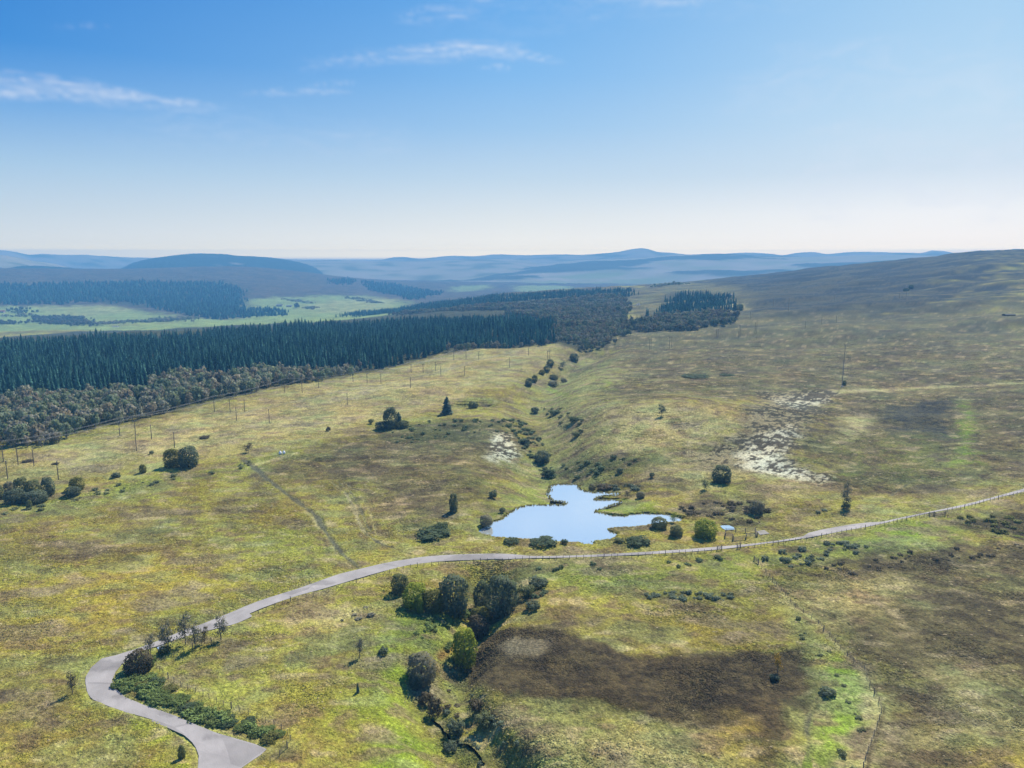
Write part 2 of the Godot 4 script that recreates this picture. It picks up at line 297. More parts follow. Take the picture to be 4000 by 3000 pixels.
# patches of vegetation: kind, outline, soft edge, strength
const PATCHES := [
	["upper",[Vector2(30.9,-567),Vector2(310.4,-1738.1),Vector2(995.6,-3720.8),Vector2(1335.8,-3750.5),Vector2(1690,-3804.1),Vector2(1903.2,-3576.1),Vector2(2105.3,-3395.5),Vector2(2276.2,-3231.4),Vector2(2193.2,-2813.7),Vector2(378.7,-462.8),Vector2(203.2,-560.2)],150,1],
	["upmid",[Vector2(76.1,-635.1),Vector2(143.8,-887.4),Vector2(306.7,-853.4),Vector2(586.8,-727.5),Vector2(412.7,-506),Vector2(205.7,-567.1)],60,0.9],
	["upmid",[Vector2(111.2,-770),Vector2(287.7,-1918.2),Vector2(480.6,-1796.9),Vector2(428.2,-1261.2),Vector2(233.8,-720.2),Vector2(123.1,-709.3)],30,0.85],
	["brownmoor",[Vector2(64.7,-636.6),Vector2(223.9,-618.7),Vector2(443.1,-544.6),Vector2(250.6,-300.8),Vector2(183.7,-385),Vector2(118.5,-358.6),Vector2(57.7,-393.4),Vector2(40.5,-555.2)],35,1],
	["strawolive",[Vector2(-192.4,-227.1),Vector2(-164.4,-258.7),Vector2(-131.2,-270.6),Vector2(-107.6,-289.5),Vector2(-63.6,-344.5),Vector2(-29.9,-406.9),Vector2(29.4,-538.8),Vector2(59.1,-710.4),Vector2(-24.2,-668.4),Vector2(-111.5,-509.5),Vector2(-169.6,-384.4),Vector2(-195.2,-309.7),Vector2(-217.9,-259)],14,1],
	["straw",[Vector2(-184.5,-291.9),Vector2(-150.6,-339.7),Vector2(-108.6,-423.3),Vector2(-38.6,-530.2),Vector2(-50.3,-458.6),Vector2(-101.8,-344.9),Vector2(-137.2,-283.6),Vector2(-167.6,-272.5)],14,0.75],
	["straw",[Vector2(-106.1,-350.9),Vector2(-59.5,-405.5),Vector2(-31.5,-429.5),Vector2(-41.4,-375.5),Vector2(-71.1,-350.5),Vector2(-91.1,-328.4)],9,0.7],
	["brownmoor",[Vector2(-97.9,-262),Vector2(-59.8,-323),Vector2(-6.5,-353.1),Vector2(5.5,-296.2),Vector2(-8.7,-231.2),Vector2(-23.4,-206.3),Vector2(-40.6,-215.1),Vector2(-64.6,-246.3)],14,1],
	["rust",[Vector2(-33.9,-258.7),Vector2(-12.8,-286.2),Vector2(-6.7,-254.4),Vector2(-20.8,-229.8)],8,0.5],
	["darkscrub",[Vector2(-65.7,-323.1),Vector2(-39,-352.7),Vector2(-5.2,-354.4),Vector2(7.3,-326.8),Vector2(1.1,-301.7),Vector2(-11.8,-318.3),Vector2(-43.9,-295.4)],9,0.8],
	["darkscrub",[Vector2(-5.4,-368.2),Vector2(8.4,-377.4),Vector2(16.3,-312.7),Vector2(17.8,-279.3),Vector2(11.7,-284.2),Vector2(6.9,-310.9)],7,0.9],
	["valley",[Vector2(-3.3,-220.6),Vector2(1,-263.3),Vector2(12.4,-303.3),Vector2(12.2,-413.3),Vector2(28.1,-513.3),Vector2(68.9,-632.1),Vector2(77.3,-505.1),Vector2(47.4,-380.3),Vector2(53.2,-299.8),Vector2(70.6,-270.7),Vector2(58.4,-260.8),Vector2(31.9,-257.8),Vector2(26.9,-255.8)],12,1],
	["green",[Vector2(-9.7,-212.9),Vector2(-3.6,-240.7),Vector2(6.2,-274.2),Vector2(14.4,-275),Vector2(14.4,-254.3),Vector2(5.2,-230.6),Vector2(-3.2,-210.7),Vector2(-9.3,-204.2)],9,0.8],
	["straw",[Vector2(30.4,-359.4),Vector2(70.7,-344.2),Vector2(111.3,-336.3),Vector2(105.8,-301.1),Vector2(72.5,-278.6),Vector2(48,-287.5),Vector2(32.3,-311.8)],16,0.95],
	["brownmoor",[Vector2(49,-405.4),Vector2(113.1,-442.2),Vector2(136.7,-392.5),Vector2(86.5,-336.6),Vector2(51.6,-334.5)],12,0.9],
	["rust",[Vector2(85.3,-415.9),Vector2(131.4,-422.8),Vector2(105.3,-358.6),Vector2(69.6,-344.7)],10,0.5],
	["darkscrub",[Vector2(19.5,-290.3),Vector2(36.1,-276.8),Vector2(57.3,-274.8),Vector2(73.8,-283.8),Vector2(59,-263.5),Vector2(37,-260.4),Vector2(25.8,-264.4)],7,0.75],
	["brownmoor",[Vector2(185.9,-406),Vector2(343,-417.6),Vector2(210.4,-250.1),Vector2(128.8,-228.2),Vector2(108.3,-240.5),Vector2(116.7,-285.7)],12,1],
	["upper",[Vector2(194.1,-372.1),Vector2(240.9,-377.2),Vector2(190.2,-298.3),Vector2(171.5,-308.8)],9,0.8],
	["green",[Vector2(137.2,-296.2),Vector2(182.6,-308.3),Vector2(178,-268.4),Vector2(148.6,-240.2),Vector2(123.9,-254.9)],10,0.45],
	["burnt",[Vector2(141.2,-397.1),Vector2(191.2,-409.6),Vector2(157.1,-355.8),Vector2(127,-306.6),Vector2(112.1,-279.3),Vector2(116.5,-248.9),Vector2(103.4,-244.2),Vector2(83.4,-253.5),Vector2(76.5,-270.3),Vector2(95.9,-294.3)],6,1],
	["burnt",[Vector2(55.7,-266.7),Vector2(72.5,-278.6),Vector2(98.1,-294.5),Vector2(152.6,-360.8),Vector2(161.5,-357),Vector2(121.5,-292.6),Vector2(99.5,-267.1),Vector2(76.7,-256.6)],5,0.9],
	["ash",[Vector2(110.7,-299.2),Vector2(127.3,-311.9),Vector2(105.6,-267.4),Vector2(117.1,-250.3),Vector2(104.7,-243),Vector2(87,-258.8),Vector2(86.2,-272.6)],4,1],
	["ash",[Vector2(36.7,-133.7),Vector2(40,-134.2),Vector2(38.6,-130.9),Vector2(36.8,-130)],1.5,0.75],
	["ash",[Vector2(22.7,-119.1),Vector2(27.8,-118.7),Vector2(26.8,-116.5),Vector2(23.2,-116.8)],1.5,0.75],
	["ash",[Vector2(55.6,-133.7),Vector2(57.1,-130.9),Vector2(54.8,-126.5),Vector2(54,-128.2)],1.5,0.8],
	["ash",[Vector2(33.9,-122.3),Vector2(37.5,-121.5),Vector2(37.6,-118.4),Vector2(34,-119.1)],1.5,0.7],
	["ash",[Vector2(43.4,-117.6),Vector2(47.8,-116.8),Vector2(47.6,-115),Vector2(43.5,-115)],1.5,0.7],
	["ash",[Vector2(139.4,-379.8),Vector2(187.4,-406),Vector2(166.1,-370.6),Vector2(138.1,-347.6)],4,0.7],
	["ash",[Vector2(105.1,-250.9),Vector2(118,-250.3),Vector2(111.6,-242),Vector2(100.9,-240.3)],3,0.6],
	["ash",[Vector2(-8.5,-329.3),Vector2(-1.2,-331),Vector2(3.4,-304.1),Vector2(-1.1,-289.2),Vector2(-9.4,-281.2)],4,0.9],
	["pale",[Vector2(163.1,-340.4),Vector2(181,-351.1),Vector2(164,-316.9),Vector2(143.9,-301.1)],5,0.8],
	["straw",[Vector2(62.1,-268.7),Vector2(85.3,-253.4),Vector2(110.1,-240.6),Vector2(89.1,-225.4),Vector2(61.4,-233.5),Vector2(50.7,-250.9)],8,0.9],
	["green",[Vector2(68.3,-246.2),Vector2(88.2,-245.3),Vector2(84.8,-230.2),Vector2(67,-228.3)],7,0.7],
	["heather",[Vector2(36.4,-255.9),Vector2(45.4,-252.6),Vector2(47.5,-243.6),Vector2(43,-238.5),Vector2(35.4,-248.2),Vector2(26,-256.7)],5,0.85],
	["heather",[Vector2(56.1,-250),Vector2(64.6,-246.5),Vector2(61.2,-236.1),Vector2(55.4,-237.9)],5,0.8],
	["brownmoor",[Vector2(54,-224),Vector2(84.8,-230.2),Vector2(82.5,-214.2),Vector2(70.9,-208),Vector2(54.6,-212.5)],6,0.9],
	["heather",[Vector2(91.6,-223.1),Vector2(101.3,-216.5),Vector2(97.5,-213.2),Vector2(88.7,-219.7)],4,0.8],
	["heather",[Vector2(66,-210.2),Vector2(77.8,-212.1),Vector2(75.7,-203.8),Vector2(64.9,-204)],3,0.8],
	["vivid",[Vector2(243.8,-376.5),Vector2(233.5,-352.6),Vector2(178.5,-268.4),Vector2(170.9,-262.4),Vector2(198.8,-305.9)],5,0.8],
	["vivid",[Vector2(122.6,-256.2),Vector2(129.2,-258.1),Vector2(125.1,-249.4),Vector2(119.3,-249.1)],4,0.5],
	["pale",[Vector2(187.5,-409.7),Vector2(230.4,-420),Vector2(290.2,-418),Vector2(318.4,-415.1),Vector2(315.4,-411),Vector2(242,-413.4),Vector2(190.2,-402.4)],3,0.8],
	["strawolive",[Vector2(62.8,-194.2),Vector2(76.6,-201.8),Vector2(106.3,-216.5),Vector2(145.3,-227.1),Vector2(196.7,-250.6),Vector2(186.7,-237),Vector2(120.2,-212.1),Vector2(91.8,-201.8),Vector2(65.9,-192.3)],9,0.9],
	["bright",[Vector2(118,-215.4),Vector2(139.8,-225),Vector2(146.9,-226.9),Vector2(131.8,-218.4),Vector2(114.4,-210)],4,0.6],
	["bright",[Vector2(17.2,-253.3),Vector2(20.4,-252.4),Vector2(21.1,-248.8),Vector2(19.1,-247.7),Vector2(5.2,-228.4),Vector2(-1.6,-215.5),Vector2(-5.5,-208.5),Vector2(-9.1,-200.1),Vector2(-10.7,-201.1),Vector2(-4.9,-214.1),Vector2(3.5,-234.9),Vector2(13.1,-249.3)],3,0.9],
	["bright",[Vector2(25.8,-220.4),Vector2(35,-232.5),Vector2(47.6,-225.7),Vector2(45.6,-215.4),Vector2(37.4,-215.3),Vector2(31.6,-214.7)],3,0.9],
	["bright",[Vector2(29.4,-248.4),Vector2(37.8,-233.9),Vector2(36.4,-230.3),Vector2(29.5,-244.6)],3,0.85],
	["olive",[Vector2(-29.5,-194.2),Vector2(-10.5,-197.1),Vector2(3.7,-192.4),Vector2(21.8,-190.5),Vector2(51.2,-192.4),Vector2(60.3,-193.3),Vector2(56.3,-189.6),Vector2(21.1,-184.3),Vector2(-7.1,-185.4),Vector2(-28,-183.5)],5,1],
	["green",[Vector2(0,-180.2),Vector2(41.7,-181.8),Vector2(63.6,-185.2),Vector2(107.6,-202.8),Vector2(131.2,-211.6),Vector2(142,-196.7),Vector2(113.9,-186.8),Vector2(80.6,-175.3),Vector2(65,-169.2),Vector2(45.9,-170.7),Vector2(13.3,-173.7)],8,1],
	["straw",[Vector2(-2.8,-181.2),Vector2(20.7,-180.4),Vector2(38.7,-180.9),Vector2(34,-177.7),Vector2(13.5,-176.1),Vector2(-1.4,-179.3)],6,0.8],
	["darkscrub",[Vector2(3.4,-176.8),Vector2(62.5,-181.8),Vector2(96,-194.1),Vector2(89.1,-186.9),Vector2(53.7,-175.3),Vector2(20,-173.7)],5,0.6],
	["yellow",[Vector2(9.6,-166.4),Vector2(40.6,-176.9),Vector2(56.6,-173.7),Vector2(50.8,-164.9),Vector2(31.7,-164.9)],6,0.5],
	["green",[Vector2(6.5,-168),Vector2(33.6,-175.3),Vector2(60.9,-176.9),Vector2(64.5,-167.8),Vector2(47.2,-163.5),Vector2(18.5,-159.5)],7,0.9],
	["vivid",[Vector2(112,-203.8),Vector2(128.8,-207.4),Vector2(127.1,-199.3),Vector2(109.7,-192.2)],5,0.45],
	["brownmoor",[Vector2(68.8,-170.7),Vector2(89.5,-180.1),Vector2(171.7,-201.3),Vector2(87.5,-95.5),Vector2(56.4,-95.5),Vector2(67.3,-116.8),Vector2(69.7,-133.7),Vector2(68.2,-153.2)],8,1],
	["heather",[Vector2(81.9,-178.5),Vector2(113.9,-186.8),Vector2(163.7,-195.9),Vector2(152,-180.8),Vector2(116,-178.4),Vector2(85.2,-170.7)],5,0.8],
	["heather",[Vector2(134.3,-211.4),Vector2(177.3,-213.4),Vector2(158.3,-189),Vector2(140.7,-194.9)],4,0.9],
	["darkscrub",[Vector2(59.4,-172.2),Vector2(75.1,-178.5),Vector2(85.3,-178.5),Vector2(74.7,-169.2),Vector2(62.7,-166.3)],5,0.7],
	["straw",[Vector2(62.8,-159.5),Vector2(80.6,-167.8),Vector2(98.5,-166.3),Vector2(88.4,-154.4),Vector2(73.8,-148.4),Vector2(66.5,-152)],7,0.9],
	["straw",[Vector2(78.8,-124.8),Vector2(91.7,-132.8),Vector2(97.7,-126.5),Vector2(87.9,-119.9),Vector2(82.2,-122.3)],6,0.7],
	["straw",[Vector2(67.6,-114.6),Vector2(85.5,-119.9),Vector2(93.7,-111.8),Vector2(81.7,-104),Vector2(67.7,-105.2)],7,0.6],
	["heather",[Vector2(76.6,-148.4),Vector2(113.4,-163.5),Vector2(124.5,-153.2),Vector2(102.2,-130),Vector2(87.4,-130.9),Vector2(71.8,-125.6)],9,0.65],
	["yellow",[Vector2(78.3,-103.4),Vector2(97.7,-111.1),Vector2(85.5,-95.5),Vector2(70.7,-95.5)],5,0.8],
	["darkscrub",[Vector2(29.5,-159.5),Vector2(40.6,-162.2),Vector2(54,-160.8),Vector2(52.1,-156.9),Vector2(36.4,-156.9)],3,0.9],
	["rust",[Vector2(0,-157.5),Vector2(30.3,-156.9),Vector2(55,-158.2),Vector2(62.8,-148.4),Vector2(61.1,-139.7),Vector2(26.2,-133.7),Vector2(2.7,-137.9)],8,0.8],
	["yellow",[Vector2(37.5,-148.4),Vector2(60.1,-147.3),Vector2(56.5,-137.7),Vector2(34.5,-135.7)],6,0.45],
	["heather",[Vector2(-10.9,-138),Vector2(-7.5,-148.5),Vector2(3.4,-146.5),Vector2(11.1,-142.9),Vector2(26.2,-133.7),Vector2(42.3,-135.2),Vector2(61.7,-137.2),Vector2(57.7,-121.5),Vector2(51.1,-111.1),Vector2(38.3,-105.9),Vector2(27.4,-110.4),Vector2(15.1,-114.6),Vector2(0,-120),Vector2(-8.1,-127.7)],2,1],
	["heather",[Vector2(40.6,-109.1),Vector2(46.9,-108.4),Vector2(41.8,-98.2),Vector2(37.4,-98.2)],4,0.9],
	["gravel",[Vector2(-1.6,-139.7),Vector2(0.6,-141.7),Vector2(6,-139.7),Vector2(5.8,-135.2),Vector2(0.5,-134.3)],2,0.8],
	["valley",[Vector2(-3.3,-117.2),Vector2(2.3,-118.4),Vector2(16.1,-115.7),Vector2(26.7,-111.5),Vector2(37.7,-106.8),Vector2(35.3,-96.6),Vector2(4.1,-100.8)],2.5,1],
	["straw",[Vector2(3.5,-109),Vector2(19.8,-109.8),Vector2(36.9,-108.4),Vector2(32.7,-101),Vector2(12.3,-101.7)],5,0.8],
	["yellow",[Vector2(36.4,-111.1),Vector2(41.1,-111.8),Vector2(37.7,-104),Vector2(31.8,-104)],4,0.6],
	["yellow",[Vector2(13.7,-114.6),Vector2(20.2,-115.4),Vector2(20.1,-111.8),Vector2(15.6,-111.8)],4,0.6],
	["valley",[Vector2(62.9,-153.2),Vector2(67,-153.2),Vector2(66,-133.7),Vector2(66.3,-126.5),Vector2(66.5,-116.1),Vector2(63.8,-111.8),Vector2(54.6,-98.2),Vector2(42.2,-98.2),Vector2(50.2,-111.1),Vector2(57.7,-121.5),Vector2(63,-137.7)],4,1],
	["vivid",[Vector2(64.3,-130.9),Vector2(67.4,-130.9),Vector2(64.7,-123.1),Vector2(60.9,-116.1),Vector2(60.3,-119.9)],3,0.85],
	["vivid",[Vector2(53.7,-109.1),Vector2(55,-109.1),Vector2(52.2,-104.6),Vector2(50.1,-104.6)],3,0.6],
	["pale",[Vector2(68.8,-131.9),Vector2(70.1,-128.2),Vector2(66.5,-116.1),Vector2(63.5,-113.9),Vector2(64.9,-121.5)],3,0.6],
	["pale",[Vector2(52.9,-107.1),Vector2(59.5,-108.4),Vector2(53.8,-98.2),Vector2(49,-98.2)],3,0.6],
	["bright",[Vector2(-27.7,-148.4),Vector2(-20.3,-144.7),Vector2(-16.7,-137.4),Vector2(-19.8,-124.9),Vector2(-16.9,-117.9),Vector2(-10.7,-110.8),Vector2(-8.3,-101.8),Vector2(-23.5,-96.6),Vector2(-25.5,-109.9),Vector2(-31.4,-112.5),Vector2(-30.7,-130)],6,0.9],
	["vivid",[Vector2(-23.1,-134.2),Vector2(-19.6,-131.1),Vector2(-20.2,-124.6),Vector2(-23,-123.8)],4,0.55],
	["vivid",[Vector2(-21.6,-107.6),Vector2(-16.1,-111.7),Vector2(-12,-106.2),Vector2(-17.5,-97.9),Vector2(-21.5,-102.3)],4,0.5],
	["green",[Vector2(-28.4,-146.2),Vector2(-17.6,-151.2),Vector2(-11.9,-153.1),Vector2(-13.4,-142.2),Vector2(-20.1,-135.2)],5,0.9],
	["pale",[Vector2(-47.6,-149.6),Vector2(-40,-154.4),Vector2(-31.1,-154.4),Vector2(-30.9,-147.3),Vector2(-42.6,-146.1)],5,0.6],
	["rust",[Vector2(-36.7,-145),Vector2(-30.5,-145),Vector2(-29.7,-135.7),Vector2(-36,-137.7)],5,0.6],
	["rust",[Vector2(-19.6,-126.8),Vector2(-14.6,-131.8),Vector2(-12.4,-130.4),Vector2(-6.6,-118.8),Vector2(-7.5,-116.7),Vector2(-14.6,-122)],4,0.8],
	["darkscrub",[Vector2(-19.2,-127.6),Vector2(-17.2,-128.3),Vector2(-10.3,-117.4),Vector2(-2.6,-109.1),Vector2(2.5,-101.8),Vector2(-2.9,-102.6),Vector2(-12.4,-114.1),Vector2(-17.4,-121.3)],4,0.85],
	["valley",[Vector2(-15.1,-137.1),Vector2(-13.1,-138.9),Vector2(-8.3,-122.5),Vector2(-1.8,-110.9),Vector2(3.3,-102.4),Vector2(0.8,-103.4),Vector2(-9.6,-120.3)],3,0.9],
	["heather",[Vector2(-11.1,-134.1),Vector2(-7.5,-126.4),Vector2(0,-111.3),Vector2(3.8,-103.7),Vector2(2.5,-104.2),Vector2(-4.6,-115)],3,0.7],
	["darkscrub",[Vector2(-13.4,-175.2),Vector2(5.3,-174.2),Vector2(7.4,-160.9),Vector2(3,-155.3),Vector2(-2.4,-153.3),Vector2(-12.7,-164.6)],4,0.8],
	["orange",[Vector2(-15.9,-137.6),Vector2(-13,-144.8),Vector2(-12.6,-143.3),Vector2(-15.1,-137.1)],1,0.9],
	["bright",[Vector2(-86.4,-131.9),Vector2(-84,-133.7),Vector2(-84.8,-130),Vector2(-82.8,-124.8),Vector2(-79.8,-120.7),Vector2(-72.9,-116.1),Vector2(-59.7,-109.8),Vector2(-53.3,-105.2),Vector2(-49.4,-98.2),Vector2(-54.2,-98.2),Vector2(-55.7,-105.9),Vector2(-71.7,-113.9),Vector2(-80.8,-119.9),Vector2(-85.2,-126.5)],3,0.8],
	["brownmoor",[Vector2(-104.7,-130),Vector2(-91.7,-133.7),Vector2(-78.9,-116.8),Vector2(-81.7,-113.9),Vector2(-95.2,-116.8)],6,0.5],
	["brownmoor",[Vector2(-135.4,-186.9),Vector2(-106.3,-200.1),Vector2(-83.3,-181.8),Vector2(-106.6,-173.7)],12,0.5],
	["rust",[Vector2(-164,-196.1),Vector2(-116.1,-219.7),Vector2(-85.5,-227.1),Vector2(-108.8,-190.5),Vector2(-144.1,-170.7)],14,0.45],
	["yellow",[Vector2(-138.6,-163.5),Vector2(-104.2,-181.8),Vector2(-58,-190.5),Vector2(-67.7,-159.5),Vector2(-99.5,-141.8),Vector2(-120,-139.7)],14,0.45],
	["green",[Vector2(-86.5,-198.1),Vector2(-64.1,-206.3),Vector2(-49,-183.5),Vector2(-68.3,-178.5)],10,0.5],
	["green",[Vector2(-164.9,-212.8),Vector2(-150.1,-235),Vector2(-125.7,-258.7),Vector2(-102.9,-276),Vector2(-95.6,-285.5),Vector2(-99.1,-265.4),Vector2(-127.8,-243.4),Vector2(-143.9,-224.6),Vector2(-154.8,-204.2)],8,0.75],
	["mud",[Vector2(-40.6,-175),Vector2(-47.3,-184.1),Vector2(-53.5,-195.2),Vector2(-59,-205.4),Vector2(-62.7,-213.7),Vector2(-68.3,-221.2),Vector2(-81,-238),Vector2(-91,-251.5),Vector2(-100.6,-265.4),Vector2(-110,-277.9),Vector2(-107.3,-277.9),Vector2(-98,-265.4),Vector2(-88.5,-251.5),Vector2(-78.7,-238),Vector2(-66.2,-221.2),Vector2(-60.6,-213.7),Vector2(-57,-205.4),Vector2(-51.6,-195.2),Vector2(-45.5,-184.1),Vector2(-38.8,-175)],0.6,0.95],
	["pale",[Vector2(-47.8,-183.5),Vector2(-54,-195.2),Vector2(-59.4,-205),Vector2(-63.6,-213.7),Vector2(-69.3,-221.2),Vector2(-68.8,-221.2),Vector2(-63.2,-213.7),Vector2(-59,-205),Vector2(-53.6,-195.2),Vector2(-47.4,-183.5)],0.5,0.7],
	["dirt",[Vector2(-67,-249.3),Vector2(-59.1,-237.7),Vector2(-52.2,-222.2),Vector2(-48.2,-209.7),Vector2(-44,-199.5),Vector2(-36.9,-191.2),Vector2(-35.9,-191.2),Vector2(-42.9,-199.5),Vector2(-47.1,-209.7),Vector2(-51,-222.2),Vector2(-57.9,-237.7),Vector2(-65.7,-249.3)],0.5,0.95],
	["mud",[Vector2(-64.9,-249.9),Vector2(-56.9,-237.7),Vector2(-50.2,-222.2),Vector2(-46.1,-209.7),Vector2(-42.1,-200.1),Vector2(-41.4,-200.1),Vector2(-45.3,-209.7),Vector2(-49.3,-222.2),Vector2(-56,-237.7),Vector2(-63.9,-249.9)],0.5,0.9],
	["dirt",[Vector2(-61.2,-248.1),Vector2(-52.8,-235),Vector2(-46.5,-219.7),Vector2(-43,-208.4),Vector2(-40.1,-198.1),Vector2(-39.6,-198.1),Vector2(-42.5,-208.4),Vector2(-46,-219.7),Vector2(-52.3,-235),Vector2(-60.6,-248.1)],0.5,0.8],
	["mud",[Vector2(-44.1,-199.3),Vector2(-38.6,-192),Vector2(-30.2,-185.2),Vector2(-27.9,-183.8),Vector2(-26.8,-183.8),Vector2(-29.1,-185.2),Vector2(-37.4,-192),Vector2(-42.9,-199.3)],0.5,0.95],
	["mud",[Vector2(56.7,-120.3),Vector2(52.9,-114.6),Vector2(50.6,-110.4),Vector2(48.9,-105.2),Vector2(45.8,-98.8),Vector2(46.2,-98.8),Vector2(49.3,-105.2),Vector2(51,-110.4),Vector2(53.4,-114.6),Vector2(57.2,-120.3)],0.6,0.95],
	["bright",[Vector2(134.9,-210.9),Vector2(139,-204.8),Vector2(143.4,-199.7),Vector2(150.4,-192.8),Vector2(151.6,-192.7),Vector2(144.5,-199.7),Vector2(140.2,-204.7),Vector2(136.2,-210.9)],0.6,0.9],
	["mud",[Vector2(162.3,-257.5),Vector2(143.7,-246.4),Vector2(115.4,-218.9),Vector2(115.9,-218.9),Vector2(144.2,-246.3),Vector2(162.8,-257.5)],0.5,0.8],
	["pale",[Vector2(64.8,-177.7),Vector2(64.8,-172.7),Vector2(64.9,-165.6),Vector2(65.2,-159.5),Vector2(65.4,-153.8),Vector2(66.9,-150.2),Vector2(67.6,-146.1),Vector2(67.7,-137.7),Vector2(68,-131.4),Vector2(69.1,-128.2),Vector2(67.6,-123.9),Vector2(67.1,-120.7),Vector2(66.3,-116.2),Vector2(63.8,-112.5),Vector2(60.8,-108.4),Vector2(57.5,-104),Vector2(54.5,-98.8),Vector2(55.3,-98.8),Vector2(58.5,-104),Vector2(61.7,-108.4),Vector2(64.8,-112.5),Vector2(67.3,-116.2),Vector2(68.1,-120.7),Vector2(68.7,-123.9),Vector2(70.2,-128.2),Vector2(69.2,-131.4),Vector2(68.9,-137.7),Vector2(68.8,-146.1),Vector2(68.2,-150.2),Vector2(66.7,-153.8),Vector2(66.5,-159.5),Vector2(66.3,-165.6),Vector2(66.3,-172.7),Vector2(66.3,-177.7)],0.8,0.75],
	["heather",[Vector2(65.8,-177.7),Vector2(65.8,-172.7),Vector2(65.9,-165.6),Vector2(66.1,-159.5),Vector2(66.3,-153.8),Vector2(67.8,-150.2),Vector2(68.4,-146.1),Vector2(68.5,-137.7),Vector2(68.8,-131.4),Vector2(69.8,-128.2),Vector2(68.3,-123.9),Vector2(67.8,-120.7),Vector2(67,-116.2),Vector2(64.5,-112.5),Vector2(61.4,-108.4),Vector2(58.2,-104),Vector2(55.1,-98.8),Vector2(55.5,-98.8),Vector2(58.6,-104),Vector2(61.9,-108.4),Vector2(64.9,-112.5),Vector2(67.4,-116.2),Vector2(68.3,-120.7),Vector2(68.8,-123.9),Vector2(70.3,-128.2),Vector2(69.3,-131.4),Vector2(69.1,-137.7),Vector2(69,-146.1),Vector2(68.4,-150.2),Vector2(66.9,-153.8),Vector2(66.7,-159.5),Vector2(66.5,-165.6),Vector2(66.5,-172.7),Vector2(66.5,-177.7)],0.5,0.8],
	["vivid",[Vector2(66.9,-135.7),Vector2(67.4,-130),Vector2(65.9,-121.5),Vector2(61.3,-113.9),Vector2(55.5,-107.1),Vector2(48.8,-98.8),Vector2(46,-98.8),Vector2(54.3,-110.4),Vector2(59.9,-119.9),Vector2(62.1,-128.2)],2,0.75],
	["dirt",[Vector2(-148.8,-360.5),Vector2(-140.1,-381.1),Vector2(-119.1,-407.3),Vector2(-105.3,-438.6),Vector2(-87.9,-457.8),Vector2(-71.7,-492.6),Vector2(-49.9,-528.8),Vector2(-29.3,-572.3),Vector2(0,-626.2),Vector2(0,-615.1),Vector2(-28.8,-562.3),Vector2(-49.1,-520.2),Vector2(-70.7,-485.3),Vector2(-86.7,-451.6),Vector2(-104,-433),Vector2(-117.8,-402.5),Vector2(-138.2,-375.5),Vector2(-147,-356.1)],1.2,0.9],
	["gravel",[Vector2(-0.8,-431.5),Vector2(6.9,-458.1),Vector2(14.2,-480.8),Vector2(25.6,-515.7),Vector2(36.6,-554.8),Vector2(52.7,-604.3),Vector2(67,-638.7),Vector2(74.2,-653.4),Vector2(75.3,-653),Vector2(67.6,-635.8),Vector2(53.3,-601),Vector2(37,-551.1),Vector2(25.8,-511.5),Vector2(14.5,-476.3),Vector2(7.1,-454),Vector2(-0.5,-428.9)],1,0.9],
	["pale",[Vector2(-102.3,-271.7),Vector2(-96.1,-280.5),Vector2(-90,-288.3),Vector2(-88.5,-286.7),Vector2(-94.5,-277.1),Vector2(-100.6,-269.5)],1.2,0.8],
	["vivid",[Vector2(22.3,-487.3),Vector2(26.8,-488.3),Vector2(37.7,-411.5),Vector2(35.2,-416.8),Vector2(25.8,-470.5)],3,0.7],
	["vivid",[Vector2(59.6,-440.7),Vector2(61.9,-439.9),Vector2(60.9,-415.6),Vector2(58,-416.6)],3,0.6],
	["straw",[Vector2(318.8,-1112.4),Vector2(339.6,-1115.5),Vector2(318.8,-955.3),Vector2(299.9,-928.1),Vector2(280.3,-952.1)],9,0.8],
	["forestfloor",[Vector2(-226.8,-276.7),Vector2(-221.9,-298.8),Vector2(-195.5,-334.9),Vector2(-182.5,-364.3),Vector2(-172.8,-391.8),Vector2(-158.5,-432.7),Vector2(-138.3,-473.2),Vector2(-109.2,-526),Vector2(-61.7,-607.3),Vector2(46.5,-715),Vector2(57.7,-635.9),Vector2(79.5,-665),Vector2(125.9,-793.3),Vector2(202.9,-1286.9),Vector2(-223.5,-2078.5),Vector2(-625.5,-1737.1),Vector2(-1028.9,-1293.2)],8,1],
	["farmoor",[Vector2(-1314.9,-1583.7),Vector2(-8650.6,-10584),Vector2(-6706.2,-12585.9),Vector2(-3578.2,-13432.3),Vector2(-783.3,-5498.4),Vector2(860.2,-4827.2),Vector2(278.2,-1621.7),Vector2(109.8,-1533.7),Vector2(-232.8,-2165.2),Vector2(-612.8,-1701.7)],150,1],
	["field",[Vector2(-1250.4,-1574.6),Vector2(-1740.4,-2204.6),Vector2(-1579.5,-2318.2),Vector2(-1336.2,-2358.3),Vector2(-1157.3,-2238.3),Vector2(-955.6,-2044.1),Vector2(-741.5,-1963.1),Vector2(-1027.4,-2733),Vector2(-836.2,-2921.5),Vector2(-650.7,-3136.5),Vector2(-396.6,-2699.7),Vector2(-248.2,-1644.7),Vector2(-442.8,-1537.2)],50,1],
	["straw",[Vector2(-743.5,-2438.3),Vector2(-646,-3009.1),Vector2(-468.5,-2974.6),Vector2(-377.4,-2102.3),Vector2(-576.5,-2139.6)],40,0.35],
	["forestfloor",[Vector2(-893.7,-2805.2),Vector2(-838.7,-2805.6),Vector2(-730.6,-2630.5),Vector2(-719.6,-2580.4),Vector2(-827.7,-2751.5),Vector2(-881.8,-2767.2)],14,0.9],
	["forestfloor",[Vector2(-685.7,-3018.2),Vector2(-597.1,-2926.4),Vector2(-470,-2597),Vector2(-462.1,-2527.4),Vector2(-585.7,-2844.5),Vector2(-675.7,-2959.2)],14,0.9],
